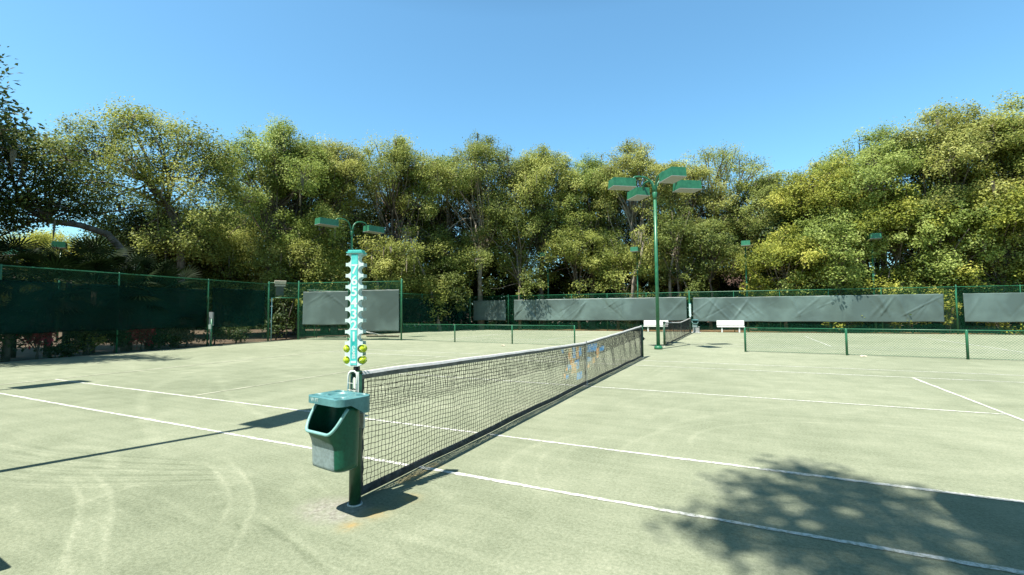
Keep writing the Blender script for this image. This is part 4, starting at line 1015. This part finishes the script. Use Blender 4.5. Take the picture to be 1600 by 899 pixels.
B = [(*q, c[3]) for q, c in zip(px_pts((bx, by), [c[:3] for c in bl]), bl)]
tree('airy leaning oak with a dark bent trunk left of centre', (bx, by), tp, B, 81, LEAF_OAK, 30, 66, .14, .36, 40, GLF, .24, twigs=True)
oak('dark green tree low behind the airy leaning oak', 255, 31.5, 322, 58, 91, LEAF_DARK, 2.2, 14, 4, 0, light=.15, group=GLF)
oak('dark green tree between the bent trunk and the airy oak', 165, 33, 400, 30, 92, LEAF_DARK, 1.2, 8, 2, 0, light=.1, group=GLF)
bx, by = place(197, 22.5)
tp = [(0, 0, 0)] + px_pts((bx, by), [(196, 430, 22.5), (192, 392, 22.4), (168, 366, 22), (125, 352, 21.5), (75, 345, 21), (30, 318, 20.5)])
bl = [(30,215,20,1.1),(70,235,20.5,.9),(10,250,19.5,1.3),(55,275,20,1.1),(100,285,21,.9),(20,310,20,1.2),(75,315,21,.8),(-30,260,19,1.5),(-30,330,19,1.4),(130,300,21.5,.7),(40,345,20.5,.8),(-60,200,19,1.5),(15,185,19.5,.8),(100,330,21,.6),(140,330,21.5,.55),(-10,380,20,.9)]
bl = [(a-22, b_, d, q*1.0) for a, b_, d, q in bl] + [(-5, 300, 19.5, 1.2), (60, 330, 20.5, .8), (-20, 230, 19, 1.3), (5, 345, 20, .9), (105, 250, 21, .9), (140, 285, 21.5, .9), (125, 320, 21.5, .8), (85, 295, 21, .9), (60, 245, 20.5, .9), (160, 330, 22, .7), (90, 330, 21, .8)]
B = [(*q, c[3]) for q, c in zip(px_pts((bx, by), [c[:3] for c in bl]), bl)]
bl = [c for c in bl if c[1] > 205]; B = [(*q, c[3]) for q, c in zip(px_pts((bx, by), [c[:3] for c in bl]), bl)]
tree('dark shaded tree reaching in at the left edge on a bent trunk', (bx, by), tp, B, 82, LEAF_DEEP, 24, 56, .13, .28, 10, GLF, .20, light=-.26, twigs=True)
bx, by = place(-95, 14)
bl = [(-4,100,13,.30),(4,150,13.5,.35),(-25,120,13,.8),(-60,80,13,1.3),(-50,170,13.5,1.1),(-110,60,13,1.8),(-120,170,13,1.8),(-170,110,12.5,2.0),(-30,230,14,.9),(20,195,14,.35),(-70,280,14,1.3),(-160,260,14,1.8)]
bl = [(a-(100 if q > .4 else 14), b_+8, d, q) for a, b_, d, q in bl]
B = [(*q, c[3]) for q, c in zip(px_pts((bx, by), [c[:3] for c in bl]), bl)]
tree('tall tree outside the left edge with twigs poking into view', (bx, by), [(0, 0, 0), (.2, 0, 3), (0, .2, 6), (.2, 0, 9)], B, 83, LEAF_DARK, 14, 50, .15, .30, 0, GLF, .3)
for k, (x, y, H, R) in enumerate([(-23.5, -3.5, 12, 3.6), (-26.5, 2.0, 13, 4.0), (-28, -7, 14, 4.5)]):
    r = np.random.RandomState(700+k)
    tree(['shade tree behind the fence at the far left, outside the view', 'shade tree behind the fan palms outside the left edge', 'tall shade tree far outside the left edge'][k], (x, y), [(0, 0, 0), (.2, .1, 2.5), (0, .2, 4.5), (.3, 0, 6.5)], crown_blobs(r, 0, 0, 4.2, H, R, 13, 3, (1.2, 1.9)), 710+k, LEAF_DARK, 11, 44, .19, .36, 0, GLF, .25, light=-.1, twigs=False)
oak('light green tree seen far off over the fan palms', 55, 44, 352, 62, 84, LEAF_VINE, 1.5, 14, 4, 0, light=.12, group=GLF)
oak('light green tree far off left of the bent trunk', 150, 46, 372, 55, 85, LEAF_VINE, 1.5, 12, 4, 0, light=.12, group=GLF)
oak('dense dark tree behind the gateway', 345, 33.5, 345, 60, 86, LEAF_OAK, 1.6, 14, 4, 20, group=GLF, ivy=300)
oak('ivy hung tree behind the crumpled grey windscreen', 470, 34, 375, 52, 87, LEAF_OAK, 1.2, 12, 3, 60, group=GLF, ivy=500)
oak('slender tree with a light column of vine left of the score tower', 523, 35, 395, 22, 88, LEAF_VINE, .8, 9, 3, 20, light=.1, group=GLF)
oak('low dark tree right of the score tower behind the see-through screen', 590, 37, 385, 45, 89, LEAF_OAK, 1.6, 10, 3, 60, group=GLF, ivy=300)
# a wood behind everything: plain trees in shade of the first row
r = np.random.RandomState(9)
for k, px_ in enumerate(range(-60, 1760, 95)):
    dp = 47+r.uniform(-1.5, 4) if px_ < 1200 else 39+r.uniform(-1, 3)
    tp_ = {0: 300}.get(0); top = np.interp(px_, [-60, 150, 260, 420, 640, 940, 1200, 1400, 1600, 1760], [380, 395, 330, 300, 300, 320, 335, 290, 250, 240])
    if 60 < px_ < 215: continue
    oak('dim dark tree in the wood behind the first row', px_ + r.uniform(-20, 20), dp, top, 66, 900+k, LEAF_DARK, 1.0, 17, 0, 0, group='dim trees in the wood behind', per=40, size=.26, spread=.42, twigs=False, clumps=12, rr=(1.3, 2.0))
# bare trunks showing pale in the shade
GP = 'pale bare trunks behind the fences'
for k, (px_, dp, pts, lab) in enumerate([(648, 38, [(688, 500), (672, 450), (652, 405), (640, 370)], 'pale slanting trunk with vine left of the back fence corner'),
                                       (1045, 39, [(1048, 470), (1046, 430), (1052, 400), (1062, 360)], 'pale thin trunk right of the lamp pole'),
                                       (988, 38, [(985, 470), (990, 430), (1000, 412), (1005, 380)], 'pale forked trunk left of the lamp pole'),
                                       (602, 36, [(602, 522), (594, 490), (590, 440), (580, 400)], 'pale trunk seen through the smooth grey windscreen')]):
    a = ray_depth(pts[0][0], 480, dp); bs = (a[0], a[1]); Q = px_pts(bs, [(p[0], p[1], dp) for p in pts]); Q[0] = (0, 0, 0) if Q[0][2] > .3 else (Q[0][0], Q[0][1], 0)
    tip = Q[-1]; bb = [(tip[0]+.2, tip[1], tip[2]+.5, .7), (tip[0]-.6, tip[1]+.3, tip[2]+.9, .7)]
    tree(lab, bs, Q, bb, 940+k, LEAF_OAK, 12, 40, .18, .3, 12, GP, .13, PALE_BARK, ivy=(160 if k == 0 else 20))
# the tree behind the camera whose shade falls on the near corner of the court
SH = [(3.25,1.6,14,.55),(3.8,1.35,14,.7),(4.4,1.2,14.5,.8),(3.55,.8,14,.7),(4.1,.6,14.5,.8),(5.0,.95,14.5,.85),(4.6,.25,15,1.0),(3.3,.35,14,.4),(3.1,2.3,14,.25),(3.55,2.15,14,.32),(2.8,1.75,13.5,.2),(2.75,1.1,13.5,.25),(5.6,.5,15,1.1),(3.9,-.2,14.5,.7),(4.5,-.7,15,1.1),(5.7,1.4,14.5,.6),(6.4,.6,15,1.2),(2.55,.7,13.5,.2),
      (5.5,-1,15,1.4),(6.5,-.8,15,1.4),(5,-2.4,14.5,1.6),(7,-2.4,14,1.6),(4.4,-3.6,13,1.4),(6,-4,12.5,1.8),(8.2,-.5,14,1.5),(9,-3,13,1.6)]
TB = (4.5, -12.0)
B = [(gx+.22-.14*z-TB[0], gy-.48*z-TB[1], z, q) for gx, gy, z, q in SH]
tree('shade tree standing behind the camera', TB, [(0, 0, 0), (-.1, .2, 3.0), (-.3, .5, 6), (-.5, 1.2, 9.5)], B, 990, LEAF_OAK, 22, 80, .11, .19, 0, None, .3, hollow=.25, twigs=True)
for k, (x, y, H, R, lab) in enumerate([(-4, -15, 13, 5, 'broad unseen tree added behind the camera to the left'), (-12, -14, 13, 5, 'broad unseen tree added far behind the camera to the left'), (13, -13, 14, 5.5, 'broad unseen tree added behind the camera to the right'), (20, -7, 14, 5, 'broad unseen tree added beside the court to the right')]):  # unseen trees added around the court to block skylight and deepen shadows
    r = np.random.RandomState(760+k); tree(lab, (x, y), [(0, 0, 0), (.2, .1, 2.5), (0, .2, 4.5), (.3, 0, 6.5)], crown_blobs(r, 0, 0, 3.2, H, R, 16, 3, (1.4, 2.2)), 770+k, LEAF_DARK, 10, 50, .26, .45, 0, 'broad unseen trees added to block skylight', .25, twigs=False)

# fan palms, red plants and shrubs behind the left fence
def fan_palm(label, x, y, h, seed, nf=22, size=.75, group='fan palms behind the left fence'):
    r = np.random.RandomState(seed); t = thing('fan_palm', label, 'palm', (x, y, -.05), group=group)
    MB().tube([(0, 0, 0), (.05, 0, h*.5), (0, .05, h)], [.13, .10, .10], 8).build('trunk', BARK, t)
    V = []; F = []; T = []; b = MB()
    for k in range(nf):
        a = r.uniform(0, 6.28); el = r.uniform(-.5, 1.25); L = size*r.uniform(.7, 1.2); d = np.array([math.cos(a)*math.cos(el), math.sin(a)*math.cos(el), math.sin(el)])
        hub = np.array([0, .05, h]) + d*L*.9; b.tube([(0, .05, h), tuple(hub)], .010, 4, cap=False)
        s = np.cross(d, [0, 0, 1.0]); s /= np.linalg.norm(s)+1e-9; n_ = np.cross(s, d); tone = np.clip(r.normal(.4, .2), 0, 1)
        for j in range(19):
            q = math.radians(-105+210*j/18); dd = d*math.cos(q)+s*math.sin(q); dd = dd + n_*(-.12) + np.array([0, 0, -.12]); l = L*(.95-.25*abs(q)/1.9)
            w_ = np.cross(dd, n_); w_ /= np.linalg.norm(w_); o = len(V)
            V += [hub, hub+dd*l*.5+w_*.034, hub+dd*l+np.array([0, 0, -.08*l]), hub+dd*l*.5-w_*.034]; T += [tone]*4; F.append((o, o+1, o+2, o+3))
    np_mesh('fronds', np.array(V), np.array(F), LEAF_PALM, t, attrs={'tone': np.array(T)}); b.build('stems', G_DARK, t)
    return t
def fp(u, off): p = on(LF0, LF1, u); return p[0]-off, p[1]
for k, (u, off, h, lab) in enumerate([(6.2, 1.6, 2.9, 'fan palm at the left edge under the green lamp arm'), (7.6, 2.6, 3.3, 'fan palm second from the left edge'), (8.9, 1.7, 3.0, 'fan palm left of the half hidden lamp head'),
                                      (10.1, 2.4, 3.4, 'fan palm right below the half hidden lamp head'), (11.2, 1.6, 3.1, 'fan palm right of the half hidden lamp head'), (12.5, 2.3, 2.7, 'last fan palm before the bent trunk'),
                                      (9.3, .9, 1.2, 'short fan palm low behind the dark windscreen'), (12.9, .9, 1.3, 'short fan palm low behind the middle fence post'), (6.9, .9, 1.3, 'short fan palm low at the left edge'), (5.2, 1.3, 3.0, 'fan palm half out of view at the left edge'), (8.2, 1.3, 2.5, 'low fan palm between the second and third palms'), (9.6, 1.3, 2.6, 'low fan palm beside the half hidden lamp head'), (10.8, 1.2, 2.5, 'low fan palm pressed to the fence below the lamp head'), (11.9, 1.3, 2.6, 'low fan palm pressed to the fence before the bent trunk'), (13.2, 1.5, 2.4, 'low fan palm left of the meter box')]):
    x, y = fp(u, off); fan_palm(lab, x, y, h, 300+k, size=1.0 if h > 2 else .7)
def shrub(label, x, y, h, R, seed, kind, name='shrub', group='shrubs behind the left fence', size=.13, per=40, n=7, light=0.0, cat='shrub'):
    r = np.random.RandomState(seed); B = [(r.uniform(-R, R)*.7, r.uniform(-R, R)*.5, h*r.uniform(.35, .85), R*r.uniform(.35, .55)) for _ in range(n)]
    return tree(label, (x, y), [(0, 0, 0), (.03, 0, h*.2), (0, .03, h*.4)], B, seed, kind, 20, per, size, .16, 0, group, .035, light=light, name=name, twigs=False, cat=cat, flat=.9)
for k, (u, off, h, R, m, lab) in enumerate([(7.7, .75, 1.25, .45, LEAF_RED, 'deep red leafy plant below the dark windscreen at the left'), (11.3, .8, 1.25, .6, LEAF_RED, 'dull red leafy plant left of the middle fence post'),
                                            (6.3, .8, 1.0, .7, LEAF_DARK, 'low dark shrub at the left edge of the fence'), (9.3, .8, .9, .7, LEAF_VINE, 'low green shrub below the dark windscreen'), (12.7, 1.0, 1.1, .55, MOSS, 'dry pale twiggy shrub left of the middle fence post'),
                                            (13.4, .9, .9, .5, MOSS, 'dry pale shrub right by the middle fence post'), (14.9, .9, 1.0, .8, LEAF_DARK, 'dark shrub right of the meter box'), (16.2, .9, 1.0, .8, LEAF_DARK, 'dark shrub just left of the gateway'), (10.3, .9, .9, .6, LEAF_DARK, 'dark low shrub between the two red plants'), (8.5, .6, .9, .7, LEAF_DARK, 'dark low shrub right of the deep red plant'), (5.4, .7, 1.0, .8, LEAF_DARK, 'dark low shrub cut by the left edge of the view'), (7.1, 1.6, 1.5, .9, LEAF_DARK, 'taller dark shrub behind the deep red plant'), (9.9, 1.7, 1.5, 1.0, LEAF_DARK, 'taller dark shrub behind the dark windscreen'), (11.9, 1.6, 1.5, 1.0, LEAF_DARK, 'taller dark shrub left of the dry twigs'), (12.1, .7, .9, .6, LEAF_DARK, 'dark low shrub before the dry twigs')]):
    x, y = fp(u, off); shrub(lab, x, y, h, R, 400+k, m)
for k, (px_, dp, h, R, m, lab) in enumerate([(432, 27.8, 1.5, .9, LEAF_DARK, 'dark bush filling the open gateway'), (448, 28.8, 3.2, 1.1, LEAF_DARK, 'leafy bush high behind the open gateway'), (495, 29.6, 2.6, 1.4, LEAF_OAK, 'bush behind the crumpled grey windscreen'), (420, 30, 3.5, 1.2, LEAF_DARK, 'tall dark bush behind the gate post')]):
    x, y = place(px_, dp); shrub(lab, x, y, h, R, 430+k, m, group='bushes behind the gateway', size=.17)
for k, (x, lab) in enumerate([(-16.5, 'low bush under the short crumpled windscreen'), (-5.2, 'dark low bush left of the hidden bench'), (9.5, 'low bush behind the longest windscreen'), (13.2, 'yellow green bush at the foot of the longest windscreen'), (15.1, 'vine clump in the gap by the last thick fence post'), (17.5, 'yellow green bush under the flat windscreen'), (20.5, 'green bush under the right end of the flat windscreen')]):
    p = bk(x); shrub(lab, p[0], p[1]+.9, 1.3 if k not in (4,) else 2.4, 1.1 if k != 4 else .5, 450+k, LEAF_DARK if k in (1,) else LEAF_VINE, group='bushes at the foot of the back fence', size=.14)
# dark undergrowth filling the wood behind the trees
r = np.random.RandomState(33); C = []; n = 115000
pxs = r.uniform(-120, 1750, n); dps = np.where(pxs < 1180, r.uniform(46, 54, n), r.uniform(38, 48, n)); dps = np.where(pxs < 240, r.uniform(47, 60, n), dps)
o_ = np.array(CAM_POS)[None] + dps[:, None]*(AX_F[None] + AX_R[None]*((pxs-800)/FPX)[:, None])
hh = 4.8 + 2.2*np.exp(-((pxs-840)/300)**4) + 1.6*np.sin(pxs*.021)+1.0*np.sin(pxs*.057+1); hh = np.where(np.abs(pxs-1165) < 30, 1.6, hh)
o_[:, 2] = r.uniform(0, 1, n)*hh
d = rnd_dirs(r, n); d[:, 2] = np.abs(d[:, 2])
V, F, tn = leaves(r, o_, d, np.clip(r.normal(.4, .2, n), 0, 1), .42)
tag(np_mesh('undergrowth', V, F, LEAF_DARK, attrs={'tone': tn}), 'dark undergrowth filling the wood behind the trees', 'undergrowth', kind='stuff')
# a house glimpsed behind the dark gap
hx_, hy_ = place(1185, 62); t = thing('house', 'pink walled house glimpsed through the dark gap in the trees', 'house', (hx_, hy_, 0), math.radians(-10))
MB().box((0, 0, 2.2), (12, 8, 4.4)).build('wall', BRICK, t); b = MB(); b.prism([(-6.6, 4.4), (6.6, 4.4), (5, 6.8), (-5, 6.8)], -4.6, 4.6); b.build('roof', ROOF, t)
for sx in (-3, 2.5): o = MB().box((sx, -4.03, 2.3), (1.6, .06, 1.5)).build('window', WHITE, t); MB().box((sx, -4.07, 2.3), (1.3, .03, 1.2)).build('pane', BLACK, o)
